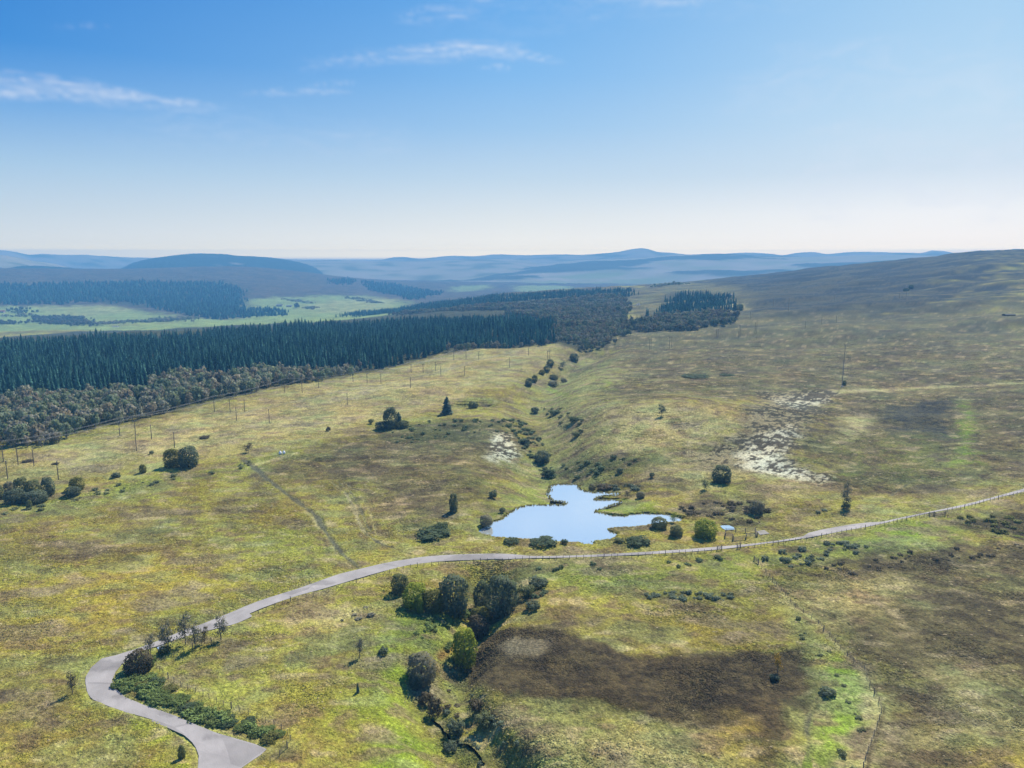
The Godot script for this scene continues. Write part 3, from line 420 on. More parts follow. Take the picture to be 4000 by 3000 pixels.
	["olive",[Vector2(-1138,-1952.2),Vector2(-954.2,-1893.5),Vector2(-848.5,-1812.5),Vector2(-949.4,-1756.7),Vector2(-1043,-1787.2)],40,0.5],
	["straw",[Vector2(-1556.9,-2321.7),Vector2(-1371.6,-2391.2),Vector2(-1186.3,-2232.4),Vector2(-1228.9,-2071.7),Vector2(-1390,-2125.7)],40,0.3],
	["forestfloor",[Vector2(-1500.4,-2087.6),Vector2(-1417,-2086.2),Vector2(-1399.5,-2059.8),Vector2(-1482.4,-2062.2)],12,0.8],
	["forestfloor",[Vector2(-1075,-1842.7),Vector2(-1023.2,-1975),Vector2(-917.7,-1993.1),Vector2(-903.1,-1960.9),Vector2(-1003.2,-1935.8),Vector2(-1048.3,-1796.4)],12,0.8],
	["field",[Vector2(-336.2,-3924.4),Vector2(-143.9,-4247.2),Vector2(-121.7,-3786.8),Vector2(-274.1,-3485.6)],40,0.9],
	["field",[Vector2(15,-4192.1),Vector2(337.2,-4108.5),Vector2(154.4,-1878.8),Vector2(25.9,-3625.5)],40,0.9],
	["forestfloor",[Vector2(-1955.9,-2375),Vector2(-2253,-2746.9),Vector2(-1850.4,-2881.8),Vector2(-1281.3,-3208.9),Vector2(-1100,-2945.4),Vector2(-825.4,-2188.1),Vector2(-1073.1,-2299.6),Vector2(-1213,-2348.2),Vector2(-1549.9,-2547.1)],60,1]]
const SN := 520
var tab: Array[PackedFloat32Array] = []
var gul: Array = []
var fold := FastNoiseLite.new()
var lump := FastNoiseLite.new()
var spot := FastNoiseLite.new()

func hermite(ys: Array, x: float) -> float:
	var n := RK.size()
	var i := 0
	while i < n - 2 and x >= RK[i + 1]:
		i += 1
	var m := [0.0, 0.0]
	for e in 2:
		var k := i + e
		if k == 0:
			m[e] = (ys[1] - ys[0]) / float(RK[1] - RK[0])
		elif k == n - 1:
			m[e] = (ys[n - 1] - ys[n - 2]) / float(RK[n - 1] - RK[n - 2])
		else:
			var a: float = (ys[k] - ys[k - 1]) / float(RK[k] - RK[k - 1])
			var b: float = (ys[k + 1] - ys[k]) / float(RK[k + 1] - RK[k])
			m[e] = 0.0 if a * b <= 0.0 else 2.0 * a * b / (a + b)
	var h := float(RK[i + 1] - RK[i])
	var t := clampf((x - RK[i]) / h, 0, 1)
	return (2 * t * t * t - 3 * t * t + 1) * ys[i] + (t * t * t - 2 * t * t + t) * h * m[0] + (-2 * t * t * t + 3 * t * t) * ys[i + 1] + (t * t * t - t * t) * h * m[1]

func prepare_terrain() -> void:
	for c in COLS:
		var row := PackedFloat32Array()
		for k in SN:
			row.append(hermite(c, 150.0 * (exp(k * 0.01) - 1.0)))
		tab.append(row)
	for g in GULLIES:
		var pts := PackedVector2Array(g[0])
		var box := Rect2(pts[0], Vector2.ZERO)
		for p in pts:
			box = box.expand(p)
		gul.append([pts, float(g[1]), float(g[2]), box.grow(3.0 * g[2])])
	for n: FastNoiseLite in [fold, lump, spot]:
		n.noise_type = FastNoiseLite.TYPE_SIMPLEX_SMOOTH
		n.frequency = 1.0
	fold.seed = 11
	fold.fractal_octaves = 3
	lump.seed = 12
	lump.fractal_octaves = 3
	spot.seed = 13
	spot.fractal_octaves = 2

func near_line(p: Vector2, pts: PackedVector2Array) -> float:
	var best := 1e9
	for k in pts.size() - 1:
		var a := pts[k]
		var d := pts[k + 1] - a
		var t := clampf((p - a).dot(d) / d.length_squared(), 0, 1)
		best = minf(best, p.distance_squared_to(a + d * t))
	return sqrt(best)

func height(x: float, z: float) -> float:
	var r := sqrt(x * x + z * z)
	var az := clampf(atan2(x, -z), -0.96, 0.96)
	var c := clampf((clampf(tan(az) / 0.72, -2, 2) + 1.0) * 4.0, -0.999, 8.999)
	var s := minf(SN - 1.001, log(1.0 + r / 150.0) / 0.01)
	var k := int(s)
	var f := s - k
	var i := int(floor(c))
	var u := c - i
	var t0 := tab[clampi(i - 1, 0, 8)]
	var t1 := tab[clampi(i, 0, 8)]
	var t2 := tab[clampi(i + 1, 0, 8)]
	var t3 := tab[clampi(i + 2, 0, 8)]
	var a := t0[k] * (1 - f) + t0[k + 1] * f
	var b := t1[k] * (1 - f) + t1[k + 1] * f
	var d := t2[k] * (1 - f) + t2[k + 1] * f
	var e := t3[k] * (1 - f) + t3[k + 1] * f
	var h := b + 0.5 * u * (d - a + u * (2 * a - 5 * b + 4 * d - e + u * (3 * (b - d) + e - a)))
	if r < 900.0:
		var p := Vector2(x, z)
		for g in gul:
			var box: Rect2 = g[3]
			if box.has_point(p):
				var q := near_line(p, g[0]) / float(g[2])
				if q < 3.0:
					h -= g[1] * exp(-q * q)
		for m in MOUNDS:
			var q2 := pow((x - m[0]) / m[3], 2) + pow((z - m[1]) / m[4], 2)
			if q2 < 9.0:
				h += m[2] * exp(-q2)
	if r > 300.0:
		h += fold.get_noise_2d(x / 230.0, z / 130.0) * clampf((r - 300.0) / 500.0, 0, 1) * clampf((5200.0 - r) / 2000.0, 0.3, 1) * 7.0
	return h

func rough(x: float, z: float) -> float:
	return lump.get_noise_2d(x / 16.0, z / 16.0) * 0.45

func ground_y(x: float, z: float) -> float:
	return height(x, z) + rough(x, z)

func on(p: Vector2) -> Vector3:
	return Vector3(p.x, ground_y(p.x, p.y), p.y)

var azs := PackedFloat32Array()
var rads := PackedFloat32Array()
var NC := 0
var NR := 0
var gx := PackedFloat32Array()
var gy := PackedFloat32Array()
var gz := PackedFloat32Array()
var ca := PackedColorArray()
var cb := PackedColorArray()
var warp := PackedFloat32Array()
var mask := PackedFloat32Array()
var bare := PackedFloat32Array()
var final := PackedColorArray()
var tones := PackedFloat32Array()

func signed_d(p: Vector2, poly: PackedVector2Array) -> float:
	var best := 1e18
	var inside := false
	var n := poly.size()
	var b := poly[n - 1]
	for k in n:
		var a := poly[k]
		var d := b - a
		var t := clampf((p - a).dot(d) / maxf(d.length_squared(), 1e-6), 0, 1)
		best = minf(best, p.distance_squared_to(a + d * t))
		if (a.y > p.y) != (b.y > p.y) and p.x < (b.x - a.x) * (p.y - a.y) / (b.y - a.y) + a.x:
			inside = not inside
		b = a
	return sqrt(best) if inside else -sqrt(best)

func cover(poly: PackedVector2Array, feather: float, ragged: float) -> Rect2i:
	var a0 := 1e9
	var a1 := -1e9
	var r0 := 1e9
	var r1 := 0.0
	for p in poly:
		var az := atan2(p.x, -p.y)
		var r := p.length()
		a0 = minf(a0, az - feather * 1.6 / r)
		a1 = maxf(a1, az + feather * 1.6 / r)
		r0 = minf(r0, r - feather * 1.6)
		r1 = maxf(r1, r + feather * 1.6)
	r0 *= 0.93
	var i0 := clampi(azs.bsearch(a0) - 1, 0, NC - 1)
	var i1 := clampi(azs.bsearch(a1) + 1, 0, NC - 1)
	var j0 := clampi(rads.bsearch(r0) - 1, 0, NR - 1)
	var j1 := clampi(rads.bsearch(r1) + 1, 0, NR - 1)
	var st := 4
	var cw := (i1 - i0) / st + 2
	var ch := (j1 - j0) / st + 2
	var sd := PackedFloat32Array()
	sd.resize(cw * ch)
	for j in ch:
		var r := rads[mini(j0 + j * st, NR - 1)]
		for i in cw:
			var az := azs[mini(i0 + i * st, NC - 1)]
			sd[j * cw + i] = signed_d(Vector2(sin(az) * r, -cos(az) * r), poly)
	for j in range(j0, j1 + 1):
		var fj := float(j - j0) / st
		var kj := int(fj)
		fj -= kj
		var r := rads[j]
		var cell := (rads[mini(j + st, NR - 1)] - r) + 0.008 * r
		for i in range(i0, i1 + 1):
			var fi := float(i - i0) / st
			var ki := int(fi)
			fi -= ki
			var o := kj * cw + ki
			var s := lerpf(lerpf(sd[o], sd[o + 1], fi), lerpf(sd[o + cw], sd[o + cw + 1], fi), fj)
			var at := j * NC + i
			var w := ragged * warp[at] * feather
			if feather < 4.0 and absf(s) < cell + feather:
				s = signed_d(Vector2(gx[at], gz[at]), poly)
			mask[at] = smoothstep(-1.0, 1.0, (s + w) / feather)
	return Rect2i(i0, j0, i1 - i0 + 1, j1 - j0 + 1)

func build_ground() -> void:
	var a := -180.0
	while a < 180.0:
		azs.append(deg_to_rad(a))
		a += 0.11 if absf(a + 0.05) < 44.0 else 4.0
	azs.append(PI)
	var r := 1.0
	while r < 8300.0:
		rads.append(r)
		if r < 88.0:
			r += 14.5
		elif r < 5600.0:
			r += minf(0.00118 * (r * r + 6400.0) / 80.0, r * 0.0105)
		else:
			r *= 1.07
	NC = azs.size()
	NR = rads.size()
	var n := NC * NR
	for arr in [gx, gy, gz, warp, mask, bare]:
		arr.resize(n)
	ca.resize(n)
	cb.resize(n)
	ca.fill(Color(0, 0, 0))
	var base: Array = [Color(0.25,0.252,0.043), Color(0.188,0.16,0.038)]
	for j in NR:
		var rr := rads[j]
		var w1 := clampf((900.0 - rr) / 500.0, 0.0, 1.0)
		for i in NC:
			var x := sin(azs[i]) * rr
			var z := -cos(azs[i]) * rr
			var o := j * NC + i
			gx[o] = x
			gz[o] = z
			gy[o] = height(x, z)
			ca[o] = base[0]
			cb[o] = base[1]
			warp[o] = 0.9 * w1 * lump.get_noise_2d(x / 9.0 + 90.0, z / 9.0) + (1.4 - 0.7 * w1) * lump.get_noise_2d(x / 60.0 + 90.0, z / 40.0)
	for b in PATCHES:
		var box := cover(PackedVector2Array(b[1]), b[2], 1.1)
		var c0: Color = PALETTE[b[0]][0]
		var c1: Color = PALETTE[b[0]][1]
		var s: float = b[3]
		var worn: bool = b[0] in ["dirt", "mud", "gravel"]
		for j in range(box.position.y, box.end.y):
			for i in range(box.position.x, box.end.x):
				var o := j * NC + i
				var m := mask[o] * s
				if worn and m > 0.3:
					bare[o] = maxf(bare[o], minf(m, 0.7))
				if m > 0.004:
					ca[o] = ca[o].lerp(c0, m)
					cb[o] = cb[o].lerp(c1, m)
	# road bed: level and bare
	var rb := cover(PackedVector2Array(ROAD), 0.8, 0.0)
	for j in range(rb.position.y, rb.end.y):
		for i in range(rb.position.x, rb.end.x):
			var o := j * NC + i
			bare[o] = maxf(bare[o], mask[o])
	var vb := cover(PackedVector2Array(ROAD), 2.6, 0.5)
	for j in range(vb.position.y, vb.end.y):
		for i in range(vb.position.x, vb.end.x):
			var o := j * NC + i
			var m := smoothstep(0.08, 0.4, mask[o]) * 0.75
			ca[o] = ca[o].lerp(Color(0.29, 0.3, 0.085), m)
			cb[o] = cb[o].lerp(Color(0.2, 0.2, 0.075), m)
	for small: Array in [POOL, PUDDLE]:
		var sb := cover(PackedVector2Array(small), 0.6, 0.0)
		for j in range(sb.position.y, sb.end.y):
			for i in range(sb.position.x, sb.end.x):
				var o := j * NC + i
				bare[o] = maxf(bare[o], mask[o])
				gy[o] -= 0.4 * mask[o]
	var pb := cover(PackedVector2Array(POND), 0.9, 0.15)
	for j in range(pb.position.y, pb.end.y):
		for i in range(pb.position.x, pb.end.x):
			var o := j * NC + i
			if mask[o] > 0.0:
				bare[o] = maxf(bare[o], mask[o])
				gy[o] = lerpf(gy[o], -1.6, mask[o])
				var wet := smoothstep(0.15, 0.6, mask[o])
				ca[o] = ca[o].lerp(Color(0.05, 0.045, 0.03), wet)
				cb[o] = cb[o].lerp(Color(0.03, 0.03, 0.02), wet)
	final.resize(n)
	tones.resize(n)
	var verts := PackedVector3Array()
	var uvs := PackedVector2Array()
	var uv2 := PackedVector2Array()
	verts.resize(n)
	uvs.resize(n)
	uv2.resize(n)
	for j in NR:
		var rr := rads[j]
		var w1 := clampf((750.0 - rr) / 400.0, 0.0, 1.0)
		var w2 := clampf((1500.0 - rr) / 900.0, 0.0, 1.0)
		var far := clampf((rr - 500.0) / 1500.0, 0.0, 1.0)
		for i in NC:
			var o := j * NC + i
			var x := gx[o]
			var z := gz[o]
			var keep := 1.0 - bare[o]
			gy[o] += (rough(x, z) + spot.get_noise_2d(x / 2.6, z / 2.6) * 0.16) * keep - 0.1 * bare[o]
			var p := 0.5 + warp[o] * 0.35
			if w1 > 0.0:
				p += w1 * (0.75 * spot.get_noise_2d(x / 7.0, z / 5.0) + 0.65 * spot.get_noise_2d(x / 2.2 + 50.0, z / 1.9))
			if w2 > 0.0:
				p += w2 * 0.5 * spot.get_noise_2d(x / 34.0 + 20.0, z / 22.0)
			p += (1.0 - 0.6 * w2) * 0.7 * spot.get_noise_2d(x / 150.0 + 20.0, z / 80.0)
			if rr > 500.0:
				p += clampf((rr - 500.0) / 600.0, 0.0, 1.0) * 0.8 * fold.get_noise_2d(x / 420.0 + 7.0, z / 45.0 - x / 160.0)
			if rr > 700.0:
				p = lerpf(p, 0.5 + (p - 0.5) * 2.0, clampf((rr - 700.0) / 400.0, 0.0, 1.0))
			p = clampf(p, 0.0, 1.0)
			if ca[o].r > 3.2 * cb[o].r:
				p = smoothstep(0.3, 0.6, p + 0.7 * spot.get_noise_2d((x + z) / 3.5, (x - z) / 14.0))
			tones[o] = p
			var c := ca[o].lerp(cb[o], p)
			var soft := w2 * smoothstep(0.055, 0.15, ca[o].g) * (0.0 if ca[o].r > 3.2 * cb[o].r else 1.0)
			if soft > 0.0 and bare[o] < 0.05:
				var dry := lump.get_noise_2d(x / 13.0 + 500.0, z / 8.0)
				c = c.lerp(Color(0.34, 0.285, 0.15), 0.7 * soft * smoothstep(0.22, 0.6, dry))
				c = c.lerp(Color(c.g * 0.72, c.g * 0.52, c.g * 0.3), 0.7 * soft * smoothstep(0.1, 0.45, -dry))
				var moss := lump.get_noise_2d(x / 27.0 - 500.0, z / 17.0 + 80.0)
				c = c.lerp(Color(c.g * 0.84, c.g * 0.98, c.g * 0.36), 0.6 * soft * smoothstep(0.1, 0.45, moss))
				c = c.lerp(Color(c.g * 0.78, c.g * 0.64, c.g * 0.4), 0.7 * soft * smoothstep(0.15, 0.45, -moss))
			var hue := lump.get_noise_2d(x / 45.0 + 300.0, z / 45.0)
			var tone := 1.0 + 0.2 * lump.get_noise_2d(x / 50.0 - 200.0, z / 70.0) + rng.randf_range(-0.13, 0.13) * (1.0 - 0.75 * far)
			final[o] = Color(c.r * tone * (1.0 + 0.14 * hue), c.g * tone, c.b * tone * (1.0 - 0.12 * hue))
			verts[o] = Vector3(x, gy[o], z)
			uvs[o] = Vector2(x, z) / 23.0
			uv2[o] = Vector2(x, z) / 190.0
	var normals := PackedVector3Array()
	normals.resize(n)
	for j in NR:
		for i in NC:
			var up := mini(j + 1, NR - 1) * NC
			var dn := maxi(j - 1, 0) * NC
			var rt := (i + 1) % NC
			var lf := (i + NC - 1) % NC
			var nn := (verts[j * NC + rt] - verts[j * NC + lf]).cross(verts[up + i] - verts[dn + i])
			normals[j * NC + i] = nn.normalized() if nn.length_squared() > 1e-9 else Vector3.UP
			if normals[j * NC + i].y < 0.0:
				normals[j * NC + i] = -normals[j * NC + i]
	var idx := PackedInt32Array()
	idx.resize((NR - 1) * (NC - 1) * 6)
	var w := 0
	for j in NR - 1:
		for i in NC - 1:
			var q := j * NC + i
			idx[w] = q
			idx[w + 1] = q + NC
			idx[w + 2] = q + NC + 1
			idx[w + 3] = q
			idx[w + 4] = q + NC + 1
			idx[w + 5] = q + 1
			w += 6
	var arr := []
	arr.resize(Mesh.ARRAY_MAX)
	arr[Mesh.ARRAY_VERTEX] = verts
	arr[Mesh.ARRAY_NORMAL] = normals
	arr[Mesh.ARRAY_COLOR] = final
	arr[Mesh.ARRAY_TEX_UV] = uvs
	arr[Mesh.ARRAY_TEX_UV2] = uv2
	arr[Mesh.ARRAY_INDEX] = idx
	var me := ArrayMesh.new()
	me.add_surface_from_arrays(Mesh.PRIMITIVE_TRIANGLES, arr)
	var m := paint_mat("moor ground", Color(1, 1, 1), 0.95, true)
	m.albedo_texture = noise_tex(21, 0.02, 0.5, 1.0)
	m.albedo_color = lin(2.35, 2.35, 2.35)
	m.normal_enabled = true
	m.normal_texture = noise_tex(22, 0.03, 0, 12.0, true)
	m.normal_scale = 1.0
	m.detail_enabled = true
	m.detail_blend_mode = BaseMaterial3D.BLEND_MODE_MUL
	m.detail_uv_layer = BaseMaterial3D.DETAIL_UV_2
	m.detail_albedo = noise_tex(23, 0.02, 0.85, 1.0)
	sheet("ground", me, m, "rolling moor ground of grass and heather reaching to the far hills")

# ------------------------------------------------------------------ far hills
const HILLS := [
	["moor covered dark hill at the far left edge",[Vector3(-3431,115.5,-4039),Vector3(-3210,109.7,-4217),Vector3(-3064,101.4,-4325),Vector3(-3013,91.0,-4360),Vector3(-2940,69.5,-4410),Vector3(-2853,50.7,-4466),Vector3(-2787,29.9,-4508),Vector3(-2706,0.5,-4557)],1000,"moor"],
	["long wooded ridge top just behind the moor at the left edge",[Vector3(-3179,43.7,-3729),Vector3(-2838,39.8,-3995),Vector3(-2721,36.1,-4075),Vector3(-2598,26.5,-4154),Vector3(-2491,12.3,-4220),Vector3(-2366,-3.9,-4291)],600,"wood"],
	["broad blue wooded hill with a flat rounded top left of the middle",[Vector3(-2747,-28.2,-4765),Vector3(-2628,9.3,-4832),Vector3(-2558,46.3,-4869),Vector3(-2474,71.8,-4912),Vector3(-2388,87.3,-4954),Vector3(-2271,104.8,-5009),Vector3(-2151,110.4,-5062),Vector3(-2028,105.3,-5112),Vector3(-1950,94.7,-5143),Vector3(-1837,89.4,-5184),Vector3(-1706,76.7,-5229),Vector3(-1537,43.5,-5281),Vector3(-1400,-12.8,-5319)],1000,"wood"],
	["long low blue ridge running along behind the middle of the valley",[Vector3(-2293,18.8,-5868),Vector3(-2107,51.4,-5937),Vector3(-1916,57.4,-6002),Vector3(-1518,65.5,-6114),Vector3(-1311,63.2,-6162),Vector3(-1100,58.8,-6203),Vector3(-667,67.3,-6265),Vector3(-335,76.1,-6291),Vector3(0,73.8,-6300),Vector3(179,54.0,-6297),Vector3(446,14.5,-6284),Vector3(887,-28.8,-6237)],1500,"moor"],
	["wide pale blue fell with long even slope right of the middle",[Vector3(-1053,-95.8,-5907),Vector3(-637,-49.2,-5966),Vector3(-213,-7.7,-5996),Vector3(0,13.3,-6000),Vector3(255,34.3,-5995),Vector3(530,63.7,-5977),Vector3(843,76.3,-5941),Vector3(1088,88.7,-5901),Vector3(1287,104.9,-5860),Vector3(1521,114.8,-5804),Vector3(1730,112.5,-5745),Vector3(2004,94.2,-5655),Vector3(2264,94.0,-5556),Vector3(2510,101.3,-5450),Vector3(2815,106.3,-5299),Vector3(3226,98.0,-5059),Vector3(3792,80.3,-4650)],1600,"bands"],
	["distant pointed blue peak above the pond",[Vector3(-367,51.6,-6890),Vector3(0,73.3,-6900),Vector3(366,94.9,-6890),Vector3(609,111.7,-6873),Vector3(849,128.2,-6848),Vector3(1015,144.7,-6825),Vector3(1132,165.8,-6807),Vector3(1202,172.8,-6795),Vector3(1271,167.9,-6782),Vector3(1365,141.8,-6764),Vector3(1502,132.1,-6735),Vector3(1706,103.8,-6686),Vector3(1991,75.9,-6606)],900,"moor"],
	["pale far range of rounded hills at the left horizon",[Vector3(-5101,156.8,-5768),Vector3(-4661,165.8,-6129),Vector3(-4448,152.7,-6286),Vector3(-4359,138.0,-6348),Vector3(-4283,113.9,-6399),Vector3(-4188,121.0,-6462),Vector3(-4057,112.4,-6545),Vector3(-3920,115.1,-6627),Vector3(-3797,103.8,-6699),Vector3(-3670,92.3,-6769),Vector3(-3501,87.7,-6858),Vector3(-3324,82.9,-6946),Vector3(-3098,85.4,-7049),Vector3(-2797,90.5,-7174),Vector3(-2457,85.6,-7297),Vector3(-2102,65.0,-7408),Vector3(-1781,49.1,-7491)],900,"moor"],
	["pale far range of low rounded hills at the middle horizon",[Vector3(-1708,44.3,-7406),Vector3(-1378,64.9,-7474),Vector3(-1249,91.0,-7497),Vector3(-1119,96.3,-7517),Vector3(-962,80.5,-7539),Vector3(-804,93.7,-7557),Vector3(-644,109.6,-7573),Vector3(-403,104.4,-7589),Vector3(-188,122.9,-7598),Vector3(0,120.3,-7600),Vector3(188,115.0,-7598),Vector3(430,122.9,-7588),Vector3(697,117.5,-7568),Vector3(1067,98.9,-7525),Vector3(1455,80.5,-7460)],900,"moor"],
	["pale far range of hills behind the moor slope at the right horizon",[Vector3(1806,95.8,-7279),Vector3(2162,130.6,-7182),Vector3(2391,135.0,-7109),Vector3(2526,127.3,-7062),Vector3(2636,114.8,-7021),Vector3(2764,136.4,-6972),Vector3(2891,140.8,-6921),Vector3(2995,121.3,-6876),Vector3(3136,135.1,-6813),Vector3(3292,141.6,-6739),Vector3(3406,136.4,-6682),Vector3(3572,133.3,-6595),Vector3(3697,130.5,-6526),Vector3(3764,150.5,-6487),Vector3(3867,140.9,-6426),Vector3(3984,111.5,-6354),Vector3(4110,126.4,-6274),Vector3(4230,143.0,-6193),Vector3(4266,159.9,-6169),Vector3(4317,157.3,-6133),Vector3(4474,132.9,-6019),Vector3(4857,120.3,-5715)],900,"moor"]]

func build_hills() -> void:
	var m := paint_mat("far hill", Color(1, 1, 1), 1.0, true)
	for h in HILLS:
		var pts: Array = h[1]
		var line := PackedVector3Array()
		for k in pts.size() - 1:
			var p0: Vector3 = pts[maxi(k - 1, 0)]
			var p1: Vector3 = pts[k]
			var p2: Vector3 = pts[k + 1]
			var p3: Vector3 = pts[mini(k + 2, pts.size() - 1)]
			for s in 12:
				line.append(p1.cubic_interpolate(p2, p0, p3, s / 12.0))
		line.append(pts[-1])
		var wide: float = h[2]
		var kind: String = h[3]
		var rows := 46
		var st := SurfaceTool.new()
		st.begin(Mesh.PRIMITIVE_TRIANGLES)
		st.set_smooth_group(0)
		for k in line.size():
			var p := line[k]
			var out := Vector3(p.x, 0, p.z).normalized()
			for j in rows:
				var t := -1.0 + j * (1.35 / (rows - 1))
				var f := 1.0 - pow(absf(t), 1.7)
				var q := p + out * t * wide
				q.y = lerpf(-78.0, p.y, f) + (fold.get_noise_2d(q.x / 500.0, q.z / 500.0) * 16.0 + fold.get_noise_2d(q.x / 120.0, q.z / 120.0) * 3.0) * absf(t) * 1.2
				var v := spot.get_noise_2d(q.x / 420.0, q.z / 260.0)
				var c := Color(0.27, 0.24, 0.18).lerp(Color(0.19, 0.2, 0.12), clampf(0.5 + v, 0, 1))  # hill tones paled: the whitening of distant haze is put into the colour
				var dark := 0.0
				if kind == "wood":
					dark = smoothstep(-0.85, -0.55, v)
				elif kind == "bands":
					var band := fold.get_noise_2d(q.x / 1500.0, t * 2.3 + 4.0)
					dark = smoothstep(0.08, 0.16, band) * 0.9
					c = c.lerp(Color(0.17, 0.2, 0.09), smoothstep(0.12, 0.3, -band) * smoothstep(-0.35, -0.7, t))
				else:
					dark = smoothstep(0.0, 0.6, v) * 0.5
				c = c.lerp(Color(0.022, 0.034, 0.018), dark)
				q.y += dark * (5.0 + spot.get_noise_2d(q.x / 20.0, q.z / 20.0) * 4.0)
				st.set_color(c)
				st.add_vertex(q)
		for k in line.size() - 1:
			for j in rows - 1:
				var a := k * rows + j
				for i in [a, a + 1, a + rows + 1, a, a + rows + 1, a + rows]:
					st.add_index(i)
		st.generate_normals()
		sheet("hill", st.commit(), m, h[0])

# ------------------------------------------------------------------ water and road
func flat_mesh(poly: Array, y: float, rise := 0.0, drape := false, uv := 0.2) -> ArrayMesh:
	var pts := PackedVector2Array(poly)
	var tri := Geometry2D.triangulate_polygon(pts)
	var st := SurfaceTool.new()
	st.begin(Mesh.PRIMITIVE_TRIANGLES)
	for p in pts:
		st.set_normal(Vector3.UP)
		st.set_uv(p * uv)
		st.add_vertex(Vector3(p.x, (height(p.x, p.y) + rise) if drape else y, p.y))
	for k in range(0, tri.size(), 3):
		var a := pts[tri[k]]
		var b := pts[tri[k + 1]]
		var c := pts[tri[k + 2]]
		var cw := (b - a).cross(c - a) > 0.0
		st.add_index(tri[k])
		st.add_index(tri[k + 1] if cw else tri[k + 2])
		st.add_index(tri[k + 2] if cw else tri[k + 1])
	return st.commit()

func water_mat() -> StandardMaterial3D:
	var m := paint_mat("water", lin(0.79, 0.87, 0.87), 0.06)
	m.metallic = 0.75
	m.metallic_specular = 0.5
	m.normal_enabled = true
	m.normal_texture = noise_tex(31, 0.02, 0, 3.0, true, 512)
	m.normal_scale = 0.1
	m.roughness = 1.0
	m.roughness_texture = noise_tex(32, 0.012, 0.02, 0.1, false, 512)
	return m

func build_water_and_road() -> void:
	var grown := Geometry2D.offset_polygon(PackedVector2Array(POND), 1.2)
	sheet("pond_water", flat_mesh(Array(grown[0]), WATER, 0, false, 0.12), water_mat(), "sky blue pond water with a forked outline")
	# the road: a cambered strip between its two edges, laid on the bed
	var m := paint_mat("asphalt", Color(1, 1, 1), 0.75, true)
	m.albedo_texture = noise_tex(33, 0.03, 0.72, 1.0)
	var road := PackedVector2Array(ROAD)
	var cells := Geometry2D.triangulate_polygon(road)
	var st := SurfaceTool.new()
	st.begin(Mesh.PRIMITIVE_TRIANGLES)
	st.set_smooth_group(0)
	for k in range(0, cells.size(), 3):
		split_tri(st, road[cells[k]], road[cells[k + 1]], road[cells[k + 2]], 0)
	st.index()
	st.generate_normals()
	sheet("road", st.commit(), m, "pale grey single track road with a sharp bend")
	var m2 := paint_mat("asphalt repair", Color(1, 1, 1), 0.8, true)
	m2.albedo_texture = m.albedo_texture
	var number := 0
	for p in REPAIRS:
		number += 1
		var poly := PackedVector2Array(p[1])
		var tri := Geometry2D.triangulate_polygon(poly)
		var sp := SurfaceTool.new()
		sp.begin(Mesh.PRIMITIVE_TRIANGLES)
		sp.set_smooth_group(0)
		for k in range(0, tri.size(), 3):
			split_tri(sp, poly[tri[k]], poly[tri[k + 1]], poly[tri[k + 2]], 0, 0.066, p[2])
		sp.index()
		sp.generate_normals()
		sheet("road_repair", sp.commit(), m2, p[0])

func road_point(st: SurfaceTool, p: Vector2, rise: float, dim: float) -> void:
	var v := lump.get_noise_2d(p.x / 7.0, p.y / 7.0) + 0.5 * spot.get_noise_2d(p.x / 1.3, p.y / 1.3)
	var t := 0.38 + 0.08 * v
	if spot.get_noise_2d(p.x / 26.0 + 9.0, p.y / 9.0) > 0.32:
		t -= 0.09
	t *= dim
	st.set_color(Color(t * 1.02, t * 0.985, t * 0.965))
	st.set_uv(p / 5.0)
	st.add_vertex(Vector3(p.x, height(p.x, p.y) + rise, p.y))

func split_tri(st: SurfaceTool, a: Vector2, b: Vector2, c: Vector2, deep: int, rise := 0.06, dim := 1.0) -> void:
	var ab := a.distance_to(b)
	var bc := b.distance_to(c)
	var ac := c.distance_to(a)
	var most := maxf(ab, maxf(bc, ac))
	if most > 1.4 and deep < 14:
		if ab == most:
			split_tri(st, a, (a + b) * 0.5, c, deep + 1, rise, dim)
			split_tri(st, (a + b) * 0.5, b, c, deep + 1, rise, dim)
		elif bc == most:
			split_tri(st, a, b, (b + c) * 0.5, deep + 1, rise, dim)
			split_tri(st, a, (b + c) * 0.5, c, deep + 1, rise, dim)
		else:
			split_tri(st, a, b, (a + c) * 0.5, deep + 1, rise, dim)
			split_tri(st, (a + c) * 0.5, b, c, deep + 1, rise, dim)
		return
	var cw := (b - a).cross(c - a) > 0.0
	road_point(st, a, rise, dim)
	road_point(st, b if cw else c, rise, dim)
	road_point(st, c if cw else b, rise, dim)

# ------------------------------------------------------------------ ground cover
func tuft_mesh(sd: int, blades: int, spread: float, tall: float) -> ArrayMesh:
	var g := RandomNumberGenerator.new()
	g.seed = sd
	var st := SurfaceTool.new()
	st.begin(Mesh.PRIMITIVE_TRIANGLES)
	for k in blades:
		var a := TAU * k / blades + g.randf_range(-0.4, 0.4)
		var lean := Vector3(cos(a), 0, sin(a))
		var side := Vector3(-sin(a), 0, cos(a))
		var foot := lean * g.randf_range(0.0, 0.45) * spread
		var tip := lean * g.randf_range(0.5, 1.0) * spread + Vector3.UP * tall * g.randf_range(0.6, 1.0)
		var wd := g.randf_range(0.16, 0.3) * spread
		var nn := (Vector3.UP * 1.0 + lean * 0.55).normalized()
		var t := g.randf_range(0.75, 1.25)
		st.set_color(Color(t, t, t))
		for q in [foot + side * wd, foot - side * wd, tip]:
			st.set_normal(nn)
			st.add_vertex(q)
	return st.commit()

